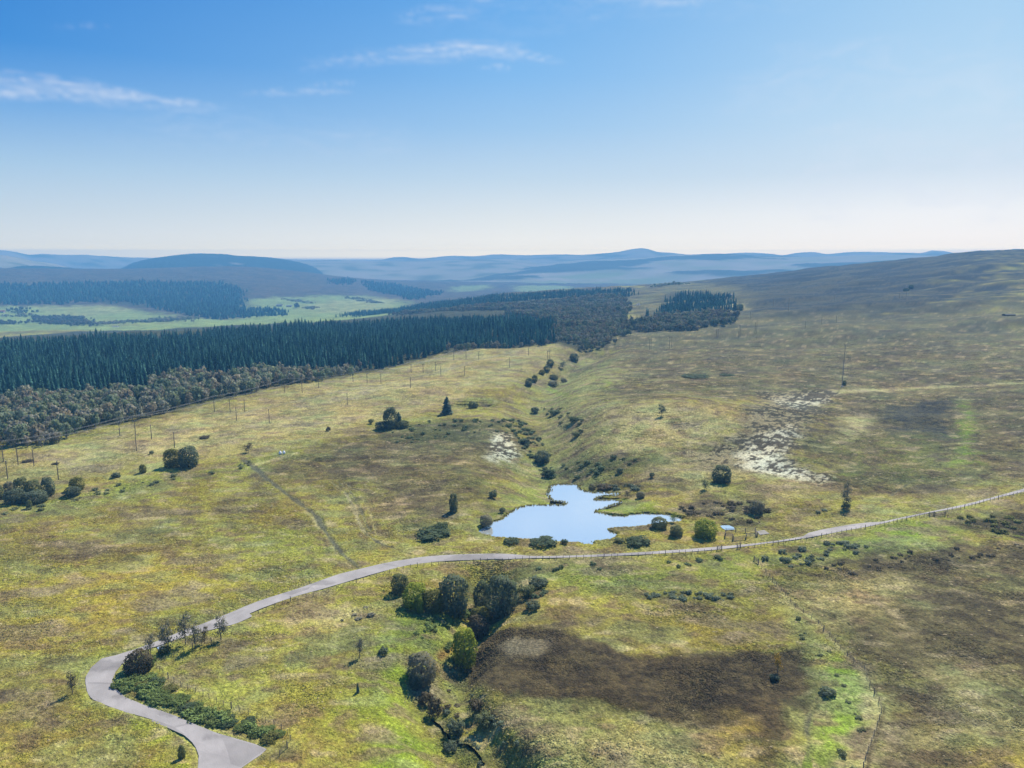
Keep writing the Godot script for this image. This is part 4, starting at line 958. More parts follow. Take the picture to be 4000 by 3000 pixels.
func dome_mesh(sd: int, tall: float) -> ArrayMesh:
	var g := RandomNumberGenerator.new()
	g.seed = sd
	var ring: Array[PackedVector3Array] = []
	for j in 3:
		var row := PackedVector3Array()
		for i in 7:
			var a := TAU * (i + 0.5 * (j % 2)) / 7.0
			var e := [0.0, 0.55, 1.15][j] as float
			var rr := g.randf_range(0.8, 1.2)
			row.append(Vector3(cos(a) * cos(e) * rr, sin(e) * tall * g.randf_range(0.75, 1.2) - (0.15 if j == 0 else 0.0), sin(a) * cos(e) * rr))
		ring.append(row)
	var top := Vector3(g.randf_range(-0.15, 0.15), tall * 1.05, g.randf_range(-0.15, 0.15))
	var st := SurfaceTool.new()
	st.begin(Mesh.PRIMITIVE_TRIANGLES)
	st.set_smooth_group(-1)
	for j in 2:
		for i in 7:
			var k := (i + 1) % 7
			for q: Vector3 in [ring[j][i], ring[j + 1][i], ring[j + 1][k], ring[j][i], ring[j + 1][k], ring[j][k]]:
				st.set_color(Color(1, 1, 1) * g.randf_range(0.8, 1.2))
				st.add_vertex(q)
	for i in 7:
		for q: Vector3 in [ring[2][i], top, ring[2][(i + 1) % 7]]:
			st.set_color(Color(1, 1, 1))
			st.add_vertex(q)
	st.generate_normals()
	return st.commit()

func multi(called: String, mesh: Mesh, mat: Material, buf: PackedFloat32Array, label: String) -> void:
	var mm := MultiMesh.new()
	mm.transform_format = MultiMesh.TRANSFORM_3D
	mm.use_colors = true
	mm.mesh = mesh
	mm.instance_count = buf.size() / 16
	mm.buffer = buf
	var o := MultiMeshInstance3D.new()
	o.name = numbered(called)
	o.multimesh = mm
	o.material_override = mat
	add_child(o)
	tag(o, label, "", "", "stuff")

func put(buf: PackedFloat32Array, at: Vector3, turn: float, sx: float, sy: float, c: Color) -> void:
	var s := sin(turn)
	var k := cos(turn)
	buf.append_array([k * sx, 0.0, s * sx, at.x, 0.0, sy, 0.0, at.y, -s * sx, 0.0, k * sx, at.z, c.r, c.g, c.b, 1.0])

func build_cover() -> void:
	var bufs: Array[PackedFloat32Array] = [PackedFloat32Array(), PackedFloat32Array(), PackedFloat32Array(), PackedFloat32Array()]
	for j in range(1, NR - 1):
		var r := rads[j]
		if r < 88.0 or r > 720.0:
			continue
		var size := clampf(0.0018 * r, 0.2, 1.0)
		var cell := (rads[j + 1] - r) * deg_to_rad(0.11) * r
		var fade := clampf((720.0 - r) / 250.0, 0.0, 1.0)
		var chance := cell / (2.6 * size * size) * fade
		for i in NC:
			if absf(azs[i]) > deg_to_rad(42.0) or rng.randf() > chance:
				continue
			var o := j * NC + i
			if bare[o] > 0.1 + 0.45 * rng.randf():
				continue
			var p := Vector3(gx[o], gy[o] - 0.04, gz[o])
			var brown := clampf((ca[o].r / maxf(ca[o].g, 0.001) - 0.95) / 0.4, 0, 1)
			var dark := clampf((0.17 - ca[o].g) / 0.1, 0, 1)
			var t := rng.randf_range(0.98, 1.2)
			var c := final[o].lerp(ca[o].lerp(cb[o], clampf(tones[o] + rng.randf_range(-0.35, 0.35), 0, 1)), 0.3)
			if rng.randf() < 0.05 * (1.0 - dark):
				c = c.lerp(Color(0.34, 0.28, 0.16), 0.6)
			c = Color(c.r * t, c.g * t * rng.randf_range(0.95, 1.05), c.b * t)
			var s := size * rng.randf_range(0.6, 1.35)
			var hump := clampf(0.6 + 0.7 * lump.get_noise_2d(p.x / 30.0 + 77.0, p.z / 30.0), 0.25, 1.2)
			var kind := 0 if rng.randf() < 0.5 else 1
			if rng.randf() < 0.12 + 0.6 * maxf(dark, brown * 0.5):
				kind += 2
			put(bufs[kind], p, rng.randf() * TAU, s, (0.16 + 0.16 * s) * hump * (1.2 if kind > 1 else 1.0), c)
	# sedge along the pond's shore
	var shore: PackedVector2Array = Geometry2D.offset_polygon(PackedVector2Array(POND), 0.75)[0]
	for k in shore.size():
		var a := shore[k]
		var b := shore[(k + 1) % shore.size()]
		for q in int(a.distance_to(b) / 0.16):
			var p := a.lerp(b, rng.randf()) + Vector2(rng.randfn(0, 0.35), rng.randfn(0, 0.35))
			var c := Color(0.24, 0.23, 0.06).lerp(Color(0.13, 0.15, 0.05), rng.randf())
			var y := WATER - 0.1
			put(bufs[rng.randi() % 2], Vector3(p.x, y, p.y), rng.randf() * TAU, 0.3, rng.randf_range(0.4, 0.75), c)
	var m := paint_mat("moor grass", Color(1, 1, 1), 0.9, true, 0.35)
	var m2 := paint_mat("heather", Color(1, 1, 1), 0.95, true)
	multi("moor_grass", tuft_mesh(1, 9, 1.0, 1.0), m, bufs[0], "olive and straw coloured moor grass")
	multi("moor_grass", tuft_mesh(2, 12, 1.1, 1.0), m, bufs[1], "tussocky moor grass")
	multi("heather", dome_mesh(3, 0.9), m2, bufs[2], "low heather and sedge clumps")
	multi("heather", dome_mesh(4, 0.8), m2, bufs[3], "low brown heather cushions")

# ------------------------------------------------------------------ trees
func leaf_crown(sd: int, lobes: Array, count: int, leaf: float, open := 0.25) -> ArrayMesh:
	var g := RandomNumberGenerator.new()
	g.seed = sd
	var st := SurfaceTool.new()
	st.begin(Mesh.PRIMITIVE_TRIANGLES)
	var total := 0.0
	for l in lobes:
		total += pow(l[1].x * l[1].y * l[1].z, 0.66)
	for l in lobes:
		var c: Vector3 = l[0]
		var rad: Vector3 = l[1]
		var n := int(count * pow(rad.x * rad.y * rad.z, 0.66) / total)
		var lt := g.randf_range(0.85, 1.15)
		for k in n:
			var d := Vector3(g.randfn(), g.randfn() + 0.25, g.randfn()).normalized()
			var p := c + d * rad * (1.0 - open * pow(g.randf(), 1.6)) * g.randf_range(0.92, 1.1)
			var nn := (d / rad).normalized()
			var ax := Vector3(g.randfn(), g.randfn(), g.randfn()).normalized()
			var face := (nn + ax * 0.9).normalized()
			var u := face.cross(Vector3.UP if absf(face.y) < 0.9 else Vector3.RIGHT).normalized()
			u = u.rotated(face, g.randf() * TAU)
			var v := face.cross(u)
			var s := leaf * g.randf_range(0.55, 1.35)
			var t := lt * g.randf_range(0.7, 1.3)
			st.set_color(Color(t * g.randf_range(0.92, 1.1), t, t * g.randf_range(0.85, 1.1)))
			var lit := (nn + ax * 0.35).normalized()
			var q := [p - u * s, p + v * s * 0.7, p + u * s, p - v * s * 0.7]
			for i: int in [0, 1, 2, 0, 2, 3]:
				st.set_normal(lit)
				st.add_vertex(q[i])
	return st.commit()

func blob_lobes(sd: int, n: int, flat := 1.0) -> Array:
	var g := RandomNumberGenerator.new()
	g.seed = sd
	var out := [[Vector3(0, 0.46 * flat, 0), Vector3(0.36, 0.42 * flat, 0.36)]]
	for k in n:
		var a := TAU * k / n + g.randf_range(-0.4, 0.4)
		var h := g.randf_range(0.22, 0.72) * flat
		var rr := g.randf_range(0.14, 0.24)
		out.append([Vector3(cos(a) * (0.48 - rr * 0.8), h, sin(a) * (0.48 - rr * 0.8)), Vector3(rr, rr * flat * 1.1, rr)])
	return out

func round_lobes(sd: int) -> Array:
	var g := RandomNumberGenerator.new()
	g.seed = sd
	var out := [[Vector3(0, 0.42, 0), Vector3(0.48, 0.56, 0.48)]]
	for k in 6:
		var a := TAU * k / 6.0 + g.randf_range(-0.3, 0.3)
		out.append([Vector3(cos(a) * 0.25, 0.16, sin(a) * 0.25), Vector3(0.2, 0.2, 0.2)])
	for k in 7:
		var a := TAU * k / 7.0 + g.randf_range(-0.4, 0.4)
		var h := g.randf_range(0.25, 0.85)
		var rr := g.randf_range(0.13, 0.22)
		var far := 0.44 * sqrt(maxf(0.05, 1.0 - pow((h - 0.48) / 0.5, 2))) - rr * 0.55
		out.append([Vector3(cos(a) * far, h, sin(a) * far), Vector3(rr, rr * 0.9, rr)])
	return out

func tall_lobes(sd: int, n: int) -> Array:
	var g := RandomNumberGenerator.new()
	g.seed = sd
	var out := []
	for k in n:
		var h := 0.25 + 0.65 * (k + 0.5) / n
		var wd := (0.34 if h < 0.5 else 0.34 * (1.15 - h) / 0.65) * g.randf_range(0.7, 1.1)
		var a := g.randf() * TAU
		out.append([Vector3(cos(a) * 0.16, h, sin(a) * 0.16), Vector3(wd, 0.13, wd)])
	return out

func conifer_mesh(sd: int, tiers: int) -> ArrayMesh:
	var g := RandomNumberGenerator.new()
	g.seed = sd
	var st := SurfaceTool.new()
	st.begin(Mesh.PRIMITIVE_TRIANGLES)
	for k in tiers:
		var f := float(k) / tiers
		var y := 0.04 + 0.9 * f
		var wd := 0.5 * pow(1.0 - f, 0.65) + 0.03
		var arms := 8 if k < tiers / 2 else 6
		for i in arms:
			var a := TAU * (i + g.randf()) / arms
			var out := Vector3(cos(a), 0, sin(a))
			var side := Vector3(-sin(a), 0, cos(a))
			var len := wd * g.randf_range(0.7, 1.15)
			var root := Vector3(0, y + 0.13, 0)
			var tip := out * len + Vector3(0, y - 0.03 * g.randf(), 0)
			var mid := out * len * 0.6 + Vector3(0, y + 0.05, 0)
			var s := side * len * 0.5
			var t := g.randf_range(0.75, 1.25)
			st.set_color(Color(t, t, t))
			var nn := (out * 0.65 + Vector3.UP * 0.95 + side * g.randf_range(-0.4, 0.4)).normalized()
			for q: Vector3 in [root, tip, mid + s, root, mid - s, tip]:
				st.set_normal(nn)
				st.add_vertex(q)
	for i in 3:
		var a := TAU * i / 3.0
		for q: Vector3 in [Vector3(cos(a) * 0.05, 0.86, sin(a) * 0.05), Vector3(0, 0.99, 0), Vector3(cos(a + 2.1) * 0.05, 0.86, sin(a + 2.1) * 0.05)]:
			st.set_normal(Vector3(cos(a + 1), 0.4, sin(a + 1)).normalized())
			st.add_vertex(q)
	return st.commit()

func limb(st: SurfaceTool, a: Vector3, b: Vector3, ra: float, rb: float, sides := 5) -> void:
	var d := (b - a).normalized()
	var u := d.cross(Vector3.RIGHT if absf(d.x) < 0.8 else Vector3.UP).normalized()
	var v := d.cross(u)
	for i in sides:
		var a0 := TAU * i / sides
		var a1 := TAU * (i + 1) / sides
		var n0 := u * cos(a0) + v * sin(a0)
		var n1 := u * cos(a1) + v * sin(a1)
		for q in [[a + n0 * ra, n0], [b + n0 * rb, n0], [b + n1 * rb, n1], [a + n0 * ra, n0], [b + n1 * rb, n1], [a + n1 * ra, n1]]:
			st.set_normal(q[1])
			st.add_vertex(q[0])

func trunk_mesh(sd: int, limbs: int, thick: float, top: float) -> ArrayMesh:
	var g := RandomNumberGenerator.new()
	g.seed = sd
	var st := SurfaceTool.new()
	st.begin(Mesh.PRIMITIVE_TRIANGLES)
	var bend := Vector3(g.randf_range(-0.05, 0.05), top * 0.5, g.randf_range(-0.05, 0.05))
	limb(st, Vector3(0, -0.05, 0), bend, thick, thick * 0.7, 7)
	limb(st, bend, Vector3(0, top, 0), thick * 0.7, thick * 0.2, 6)
	for k in limbs:
		var h := g.randf_range(0.25, 0.7) * top
		var a := TAU * k / limbs + g.randf_range(-0.5, 0.5)
		var foot := Vector3(0, h, 0).lerp(bend, 0.4)
		foot.y = h
		limb(st, foot, foot + Vector3(cos(a) * 0.3, 0.26, sin(a) * 0.3), thick * 0.4, thick * 0.1, 4)
	return st.commit()

const TINTS := {"sage": [0.17, 0.2, 0.1], "lime": [0.26, 0.32, 0.05], "olive": [0.17, 0.18, 0.055], "dark": [0.135, 0.175, 0.12], "grey": [0.23, 0.23, 0.17], "brown": [0.13, 0.115, 0.075], "darkgreen": [0.095, 0.14, 0.075], "green": [0.15, 0.21, 0.065], "yellow": [0.42, 0.29, 0.06]}
const WOODS := [
	["conifer",5.8,11.5,16,"dark spruce in the near edge of the plantation",[Vector2(-316.4,-382.3),Vector2(-302.9,-412.7),Vector2(-228.9,-427.8),Vector2(-247.9,-476.1),Vector2(-199.6,-497.2),Vector2(-144.1,-527.5),Vector2(-111,-534.9),Vector2(-67.9,-602.8),Vector2(-52.9,-662.8),Vector2(37.9,-698.7),Vector2(55.8,-884.7),Vector2(0,-1016.6),Vector2(-116.2,-1075.8),Vector2(-255,-1010.2),Vector2(-323.7,-896.4),Vector2(-410.3,-810.3),Vector2(-492.3,-755.2),Vector2(-587.5,-720.1)],1.0],
	["birch",5.2,6.5,11,"grey brown birch in the strip below the spruce plantation",[Vector2(-232,-276.8),Vector2(-219.7,-295.8),Vector2(-201.5,-301.6),Vector2(-196.2,-336),Vector2(-183.1,-365.6),Vector2(-173.7,-394.1),Vector2(-159.5,-435.5),Vector2(-139.3,-476.6),Vector2(-109.8,-528.9),Vector2(-111.7,-537.9),Vector2(-142.2,-520.3),Vector2(-182.9,-501.4),Vector2(-197.6,-492.1),Vector2(-243.7,-471.2),Vector2(-224,-421.3),Vector2(-297.9,-405.7),Vector2(-310.5,-374.9)],1.0],
	["birch",5.2,5,9,"grey green broadleaf tree in the wood at the head of the stream",[Vector2(-59.5,-606.9),Vector2(-34.8,-640.1),Vector2(14.8,-683.4),Vector2(53,-732.9),Vector2(64.4,-684.8),Vector2(55.8,-641.6),Vector2(70.9,-652.2),Vector2(84.1,-663.7),Vector2(121.5,-764.9),Vector2(152.7,-964.9),Vector2(91.6,-1018.5),Vector2(51.7,-796.1),Vector2(37.9,-698.7),Vector2(-49.5,-649.5)],0.75],
	["birch",6.5,6,10,"grey green broadleaf tree in the wood at the head of the stream",[Vector2(51.7,-796.1),Vector2(152.7,-964.9),Vector2(210.5,-1367.5),Vector2(114.1,-1273),Vector2(-8.6,-1196),Vector2(57.6,-940.6)],0.62],
	["birch",5.6,7,11,"grey green broadleaf tree in the small wood on the moor to the right",[Vector2(127,-768),Vector2(152.3,-753.7),Vector2(189.4,-761.1),Vector2(201.6,-799.4),Vector2(219.6,-771.1),Vector2(238.5,-767.8),Vector2(265.6,-863.9),Vector2(239.1,-950.6),Vector2(188,-933.4),Vector2(144,-850.1)],0.62],
	["conifer",6,9,13,"dark conifer on the knoll of the small wood to the right",[Vector2(188,-933.4),Vector2(236.3,-939.3),Vector2(305.4,-1001.4),Vector2(350.6,-1152.1),Vector2(353.8,-1301.7),Vector2(308.5,-1306.2),Vector2(265.4,-1157),Vector2(219.2,-1053.1)],1.0],
	["conifer",8,9,13,"dark conifer of the wooded rise beyond the plantation",[Vector2(-430.2,-1840.5),Vector2(-237.6,-1653.3),Vector2(-53.1,-1481.6),Vector2(106.6,-1488.5),Vector2(213,-1488.1),Vector2(259.6,-1512.4),Vector2(273.6,-1664.6),Vector2(160.3,-1794.6),Vector2(0,-1776.3),Vector2(-223.5,-2078.5),Vector2(-453.1,-2102.1)],1.0],
	["birch",9,7,11,"broadleaf tree in the belt beyond the plantation",[Vector2(-270.3,-1503.2),Vector2(0,-1253.2),Vector2(204.7,-1328.9),Vector2(219.1,-1457.7),Vector2(0,-1398.9),Vector2(-220.3,-1532.4)],0.62],
	["conifer",15,14,20,"conifer of the far hillside forest",[Vector2(-1863.6,-2259.9),Vector2(-2213.4,-2697.4),Vector2(-1832,-2852.4),Vector2(-1612.3,-3013.9),Vector2(-1255.8,-3143.7),Vector2(-1104.4,-2943.1),Vector2(-915.8,-2426.7),Vector2(-755.1,-1989.8),Vector2(-883,-2012.3),Vector2(-1028.9,-2203.2),Vector2(-1243.2,-2408),Vector2(-1429.1,-2493.7),Vector2(-1535.1,-2379.1)],1.0],
	["conifer",16,12,18,"conifer of the far hillside forest",[Vector2(-972.7,-3790.6),Vector2(-907.3,-4107.5),Vector2(-837.7,-3787.7),Vector2(-909,-3640.5)],1.0],
	["conifer",16,12,18,"conifer of the far hillside forest",[Vector2(-845.2,-4018.8),Vector2(-620.2,-3950.5),Vector2(-318.1,-3422.7),Vector2(-409.9,-2791.7),Vector2(-462.7,-3078.7),Vector2(-691.4,-3518.8)],1.0],
	["birch",11,8,12,"round topped tree among the far green fields",[Vector2(-1256.9,-1856.6),Vector2(-1004.9,-1699.8),Vector2(-1082,-1843.4),Vector2(-1298.8,-2064.4),Vector2(-1352.4,-2021.9)],0.5],
	["birch",12,7,10,"round topped tree among the far green fields",[Vector2(-1265,-1755),Vector2(-1250.8,-1808.4),Vector2(-1306,-1889.3),Vector2(-1338.8,-1858.9)],0.5],
	["birch",12,7,10,"round topped tree among the far green fields",[Vector2(-1500.1,-2130.6),Vector2(-1438.7,-2118.7),Vector2(-1495.2,-2203.7),Vector2(-1562.9,-2221.8)],0.5],
	["birch",9,6,10,"hedgerow tree among the far green fields",[Vector2(-1482.4,-2062.2),Vector2(-1383.9,-2047.4),Vector2(-1362.8,-2013.5),Vector2(-1455.4,-2023.8)],1.0],
	["birch",9,6,10,"hedgerow tree among the far green fields",[Vector2(-1053.6,-1805.6),Vector2(-998.1,-1926),Vector2(-912.7,-1951.1),Vector2(-882.6,-1886.2),Vector2(-962.3,-1856),Vector2(-1013.6,-1741.6)],1.0],
	["birch",10,6,11,"tree of a clump among the far green fields",[Vector2(-1027.8,-2041.5),Vector2(-873.7,-1958.3),Vector2(-809.2,-1804.9),Vector2(-969.5,-1924.2)],1.0],
	["birch",9,6,9,"tree of a clump among the far green fields",[Vector2(-691.1,-2348.2),Vector2(-657.7,-2412.1),Vector2(-638.8,-2342),Vector2(-673.2,-2292.4)],1.0],
	["birch",9,6,9,"hedgerow tree among the far green fields",[Vector2(-893.7,-2805.2),Vector2(-730.6,-2630.5),Vector2(-718.7,-2580.5),Vector2(-878.8,-2757.6)],1.0],
	["birch",9,6,9,"hedgerow tree among the far green fields",[Vector2(-685.7,-3018.2),Vector2(-470,-2597),Vector2(-461.1,-2527.1),Vector2(-672.5,-2945)],1.0],
	["conifer",15,12,16,"conifer of the far hillside forest",[Vector2(-765,-2025.9),Vector2(-642.2,-2006.9),Vector2(-729.4,-2277.3),Vector2(-819,-2352.6),Vector2(-878.8,-2331.7)],1.0],
	["birch",10,6,9,"tree on the far crest of the valley road",[Vector2(358.1,-1791.1),Vector2(428.9,-1742.2),Vector2(444.6,-1806.3),Vector2(379.9,-1901.1)],1.0]]
const BUSHES := [
	[-27.3,-161.9,4.5,4.9,"bush","sage","round sage green bush standing alone left of the two big willows, just below the road",""],
	[-22.6,-154.7,5.9,5.6,"bush","lime","yellow green bush with a lit top, leftmost of the clump below the road",""],
	[-18.4,-153.6,5.2,5.0,"bush","olive","rounded olive bush in front of the big dark willow",""],
	[-14,-156.3,7.6,9.3,"bush","dark","big dark rounded willow, left of the two large ones below the road",""],
	[-2.4,-156.6,7.6,9.3,"bush","dark","biggest grey green willow, right of the two large ones below the road",""],
	[-7.4,-162.5,4.3,7.8,"bush","dark","tall narrow willow pressed against the left side of the biggest willow",""],
	[-21.1,-152,1.8,3.6,"bush","lime","small upright pale shrub between the lime bush and the olive bush",""],
	[-19.4,-152,1.5,1.7,"bush","sage","tiny pale shrub at the foot of the olive bush",""],
	[-7.3,-155.6,5.4,4.1,"bush","olive","low olive willow behind the brown bush in the gully",""],
	[-7.7,-150.3,5.0,5.0,"bush","brown","brown green bush in the gully above the bright green willow",""],
	[-10.2,-139.9,5.6,8.0,"bush","lime","bright green willow with an orange bank at its left foot",""],
	[-18,-129.9,5.9,5.9,"bush","grey","feathery grey green bush at the left edge of the gully",""],
	[-18.9,-127.8,3.0,2.5,"bush","dark","dark low scrub under the feathery grey bush",""],
	[-26.5,-134.6,2.2,1.5,"shrub","dark","small dark bush alone in the pasture left of the gully",""],
	[3.4,-160.4,4.3,3.6,"shrub","sage","grey green scrub right of the biggest willow",""],
	[6.4,-165.2,5.1,2.9,"shrub","dark","dark scrub on the bank right of the willows, nearer the road",""],
	[4.8,-154.1,3.6,1.9,"shrub","dark","low dark scrub right of the big willows at the field corner",""],
	[-11.5,-156.1,3.6,2.6,"shrub","green","fern clump beside the stream between the willows",""],
	[-14.7,-121.3,2.9,4.5,"shrub","brown","bare brown thicket in the gully below the grey bush",""],
	[-16.8,-124.7,2.5,3.2,"shrub","brown","thin brown scrub on the left bank of the gully",""],
	[-10.2,-116.1,3.3,2.9,"shrub","dark","dark scrub over the stream near the bottom of the gully",""],
	[-5.1,-116.2,3.5,2.8,"shrub","sage","grey scrub on the right bank of the gully",""],
	[-6.7,-120.4,2.9,2.4,"shrub","brown","brown scrub between the two ditches",""],
	[-10.8,-112.1,2.7,1.7,"shrub","dark","lowest dark scrub beside the stream",""],
	[-73.9,-133.5,2.5,5.3,"birch","grey","thin grey tree nearest the road bend, second from left in the row",""],
	[-71,-134.9,3.5,7.6,"birch","grey","tall thin grey birch beside the blue puddle",""],
	[-68.6,-137.7,4.0,8.0,"birch","grey","tallest birch of the row beside the road",""],
	[-65.8,-136.2,3.2,6.2,"birch","grey","bare limbed birch just right of the tallest one beside the road",""],
	[-64.8,-138.2,2.2,4.3,"birch","brown","small crooked birch second from the right of the roadside row",""],
	[-61.8,-139.4,3.4,6.0,"birch","grey","twin stemmed pale birch, rightmost of the roadside row",""],
	[-73.7,-128.4,5.3,4.5,"bush","brown","wide dark brown bush inside the road bend",""],
	[-71.7,-134.7,2.6,2.0,"shrub","olive","low olive shrub under the roadside birches",""],
	[-72.3,-130,2.6,2.6,"shrub","green","green shrub beside the wide brown bush",""],
	[-53.7,-103.4,1.2,2.4,"bush","sage","small upright sapling on the verge left of the road junction",""],
	[-82,-120.7,0.9,5.1,"birch","brown","bare crooked sapling on the outer verge of the bend",""],
	[-31,-133,1.6,4.9,"birch","grey","spindly bare sapling alone in the pasture",""],
	[-28.9,-121.3,0.7,2.1,"fir","dark","tiny dark fir in the bright pasture",""],
	[52,-127.5,2.3,4.9,"birch","yellow","small yellow birch alone on the dark heather",""],
	[50.8,-125.6,2.0,1.1,"shrub","dark","dark heather bush at the foot of the yellow birch",""],
	[58.6,-120.3,3.1,1.5,"shrub","dark","dark shrub at the head of the small ditch",""],
	[-18.7,-217,2.9,6.3,"bush","dark","dark upright tree on the slope left of the pond",""],
	[-7.8,-206.3,4.1,3.1,"bush","grey","grey bush on the left shore of the pond",""],
	[-3.1,-217.9,2.1,2.1,"shrub","dark","small dark bush on the upper left shore of the pond",""],
	[-23.3,-197.7,10.1,1.9,"shrub","darkgreen","spreading dark gorse between pond and road, lower left clump",""],
	[-21.1,-202.1,4.6,2.2,"shrub","darkgreen","dark gorse behind the spreading clump left of the pond",""],
	[-6.6,-233.5,3.0,3.5,"shrub","dark","bare dark bush on the green slope above the pond",""],
	[8.9,-191.2,8.0,1.7,"shrub","darkgreen","widest dark gorse on the near shore of the pond",""],
	[0,-192.7,4.7,1.3,"shrub","darkgreen","low dark gorse at the left end of the near shore",""],
	[14.9,-191.2,2.2,1.7,"shrub","darkgreen","small dark gorse near the right end of the near shore",""],
	[35.8,-192,7.3,1.9,"shrub","darkgreen","dark gorse below the right arm of the pond",""],
	[30.8,-192.7,3.2,1.4,"shrub","sage","pale scrub left of the gorse below the pond arm",""],
	[44.4,-203.7,5.1,3.0,"bush","sage","pale sage willow on the near shore of the pond arm",""],
	[49.7,-207.8,3.0,3.6,"birch","lime","small yellow green tree at the right tip of the pond",""],
	[48.1,-197.3,3.9,3.2,"bush","sage","small willow between the pond tip and the large willow",""],
	[56.6,-197.3,6.9,4.8,"bush","lime","large lit willow right of the pond beside the fenced pen",""],
	[77.7,-215.4,4.7,4.1,"bush","grey","pale grey leafless bush on the brown moor behind the pen",""],
	[75.2,-245.3,7.0,6.2,"bush","dark","perfectly round dark bush on the slope above the pond",""],
	[66.9,-236.8,4.1,4.2,"birch","sage","pale small tree just left of the round dark bush",""],
	[51.4,-251.3,1.9,2.4,"shrub","dark","tiny upright bush on the slope right of the fence above the pond",""],
	[41,-261.2,2.7,2.6,"shrub","dark","small dark bush by the fence above the pond head",""],
	[29.7,-253.4,2.7,2.6,"bush","grey","pale bush on the far shore of the pond",""],
	[33.8,-250.4,6.6,2.4,"shrub","brown","brown scrub on the far shore of the pond",""],
	[39.7,-234.2,3.5,3.1,"birch","brown","bare tree on the spit in the pond",""],
	[43.8,-232.1,3.0,2.3,"bush","grey","pale bush behind the green spit of the pond",""],
	[107.9,-219.3,3.5,9.5,"birch","grey","tall pale birch alone beside the road on the right",""],
	[107.6,-218.8,2.8,2.9,"shrub","dark","dark bush at the foot of the tall pale birch",""],
	[13,-298.1,6.9,5.1,"bush","dark","dark bush in the valley just above the pond inlet",""],
	[15.2,-280.1,5.2,4.0,"shrub","darkgreen","dark scrub hanging over the pond inlet",""],
	[6.5,-319.5,3.6,3.2,"shrub","dark","small dark bush on the left flank of the valley",""],
	[13.4,-404.3,5.1,4.9,"shrub","dark","dark bush low in the stream valley",""],
	[23.7,-383.8,7.9,3.3,"shrub","darkgreen","low gorse beside the stream valley floor",""],
	[30.1,-337.1,5.7,3.5,"shrub","darkgreen","dark gorse on the right flank of the valley",""],
	[29.2,-315.2,3.5,2.7,"shrub","sage","grey shrub on the right flank of the valley below the gorse",""],
	[67.9,-316.1,4.7,5.9,"birch","dark","lone windswept tree on the straw coloured mound",""],
	[-58.3,-332.3,6.8,10.3,"bush","dark","tallest tree of the clump on the field edge left of the stream",""],
	[-54.9,-335.9,5.0,7.4,"fir","dark","dark fir in the clump on the field edge",""],
	[-52.2,-332.1,5.9,3.9,"bush","sage","low bush right of the fir in the clump on the field edge",""],
	[-62.4,-330.7,6.1,3.9,"bush","dark","dark bush left of the tall tree in the clump on the field edge",""],
	[-69.4,-341.8,2.8,2.9,"shrub","sage","small shrub left of the clump on the field edge",""],
	[-34.1,-364.4,6.4,9.5,"fir","dark","broad dark fir standing alone left of the shaded hollow",""],
	[-21.3,-380.6,5.6,3.7,"bush","sage","grey bush growing in the shaded hollow",""],
	[-86.8,-327.3,2.4,2.6,"shrub","brown","small brown bush alone on the straw field",""],
	[-132.6,-268.1,6.6,7.2,"bush","olive","left bush of the big pair on the field bank",""],
	[-126,-267.5,7.8,8.2,"bush","dark","right and darker bush of the big pair on the field bank",""],
	[-110.4,-288.3,4.7,4.6,"birch","brown","small bare tree by the track left of the middle",""],
	[-146.8,-253.6,3.4,2.5,"shrub","dark","low dark bush on the field bank, left of the cone shaped one",""],
	[-140.1,-260,2.7,3.4,"bush","olive","small cone shaped bush on the field bank",""],
	[-150.2,-286.8,1.9,1.9,"shrub","dark","tiny dark bush on the straw field above the pair",""],
	[-139.1,-312.8,4.6,1.4,"shrub","brown","flat brown heather clump on the straw field",""],
	[-152.4,-239.1,5.0,4.5,"bush","olive","lit bush behind the dark one on the left field bank",""],
	[-150.2,-232.9,5.3,3.3,"bush","dark","dark bush in front on the left field bank",""],
	[-173.5,-235.5,4.1,4.3,"bush","grey","leftmost tree of the group at the left edge",""],
	[-168.8,-234.5,4.6,6.3,"bush","sage","second tree of the group at the left edge",""],
	[-164.4,-233.9,4.9,5.7,"bush","sage","third tree of the group at the left edge",""],
	[-159,-233.7,4.4,6.3,"bush","dark","rightmost tree of the group at the left edge",""],
	[-165.1,-225.9,6.8,4.8,"bush","dark","dark bush below the left end of the tree group",""],
	[-159.1,-227.1,7.7,3.9,"bush","dark","dark bush below the right end of the tree group",""],
	[-173.3,-229.7,3.5,5.1,"bush","sage","tree cut off by the left edge below the wood",""],
	[-157.1,-220.9,1.7,3.0,"bush","sage","small upright bush in front of the group at the left edge",""],
	[-194.1,-275.6,3.9,1.0,"shrub","brown","flat heather clump left of the poles at the left edge",""],
	[-180.7,-271.8,2.8,0.9,"shrub","brown","smaller flat heather clump near the tall pole at the left",""],
	[11.1,-466.7,5.1,5.7,"bush","dark","dark bush beside the lane, lowest of the valley bushes",""],
	[15.7,-486.9,4.3,4.9,"bush","olive","olive bush by the lane just above the lowest one",""],
	[22.3,-523.2,4.6,3.7,"bush","olive","olive round bush on the green lawn beside the lane",""],
	[26.6,-536,5.1,4.5,"bush","dark","dark round bush in the middle of the three above the lane",""],
	[30.1,-551.6,6.0,5.5,"bush","sage","pale bush, uppermost of the three above the lane",""],
	[40.1,-555.6,6.9,6.7,"birch","dark","dark small tree right of the three bushes above the lane",""],
	[31,-520.3,6.8,4.0,"bush","sage","low grey bush in the dip beside the lane",""],
	[29.4,-493.6,7.9,4.4,"shrub","grey","pale scrub right of the lane",""],
	[37.8,-511.7,5.2,4.3,"shrub","grey","pale small scrub right of the grey bush in the dip",""],
	[53,-602.2,8.3,7.2,"bush","dark","dark bush at the end of the wood beside the lane",""],
	[119.7,-455.5,18.3,1.6,"shrub","darkgreen","long dark hedge remnant on the brown moor to the right",""],
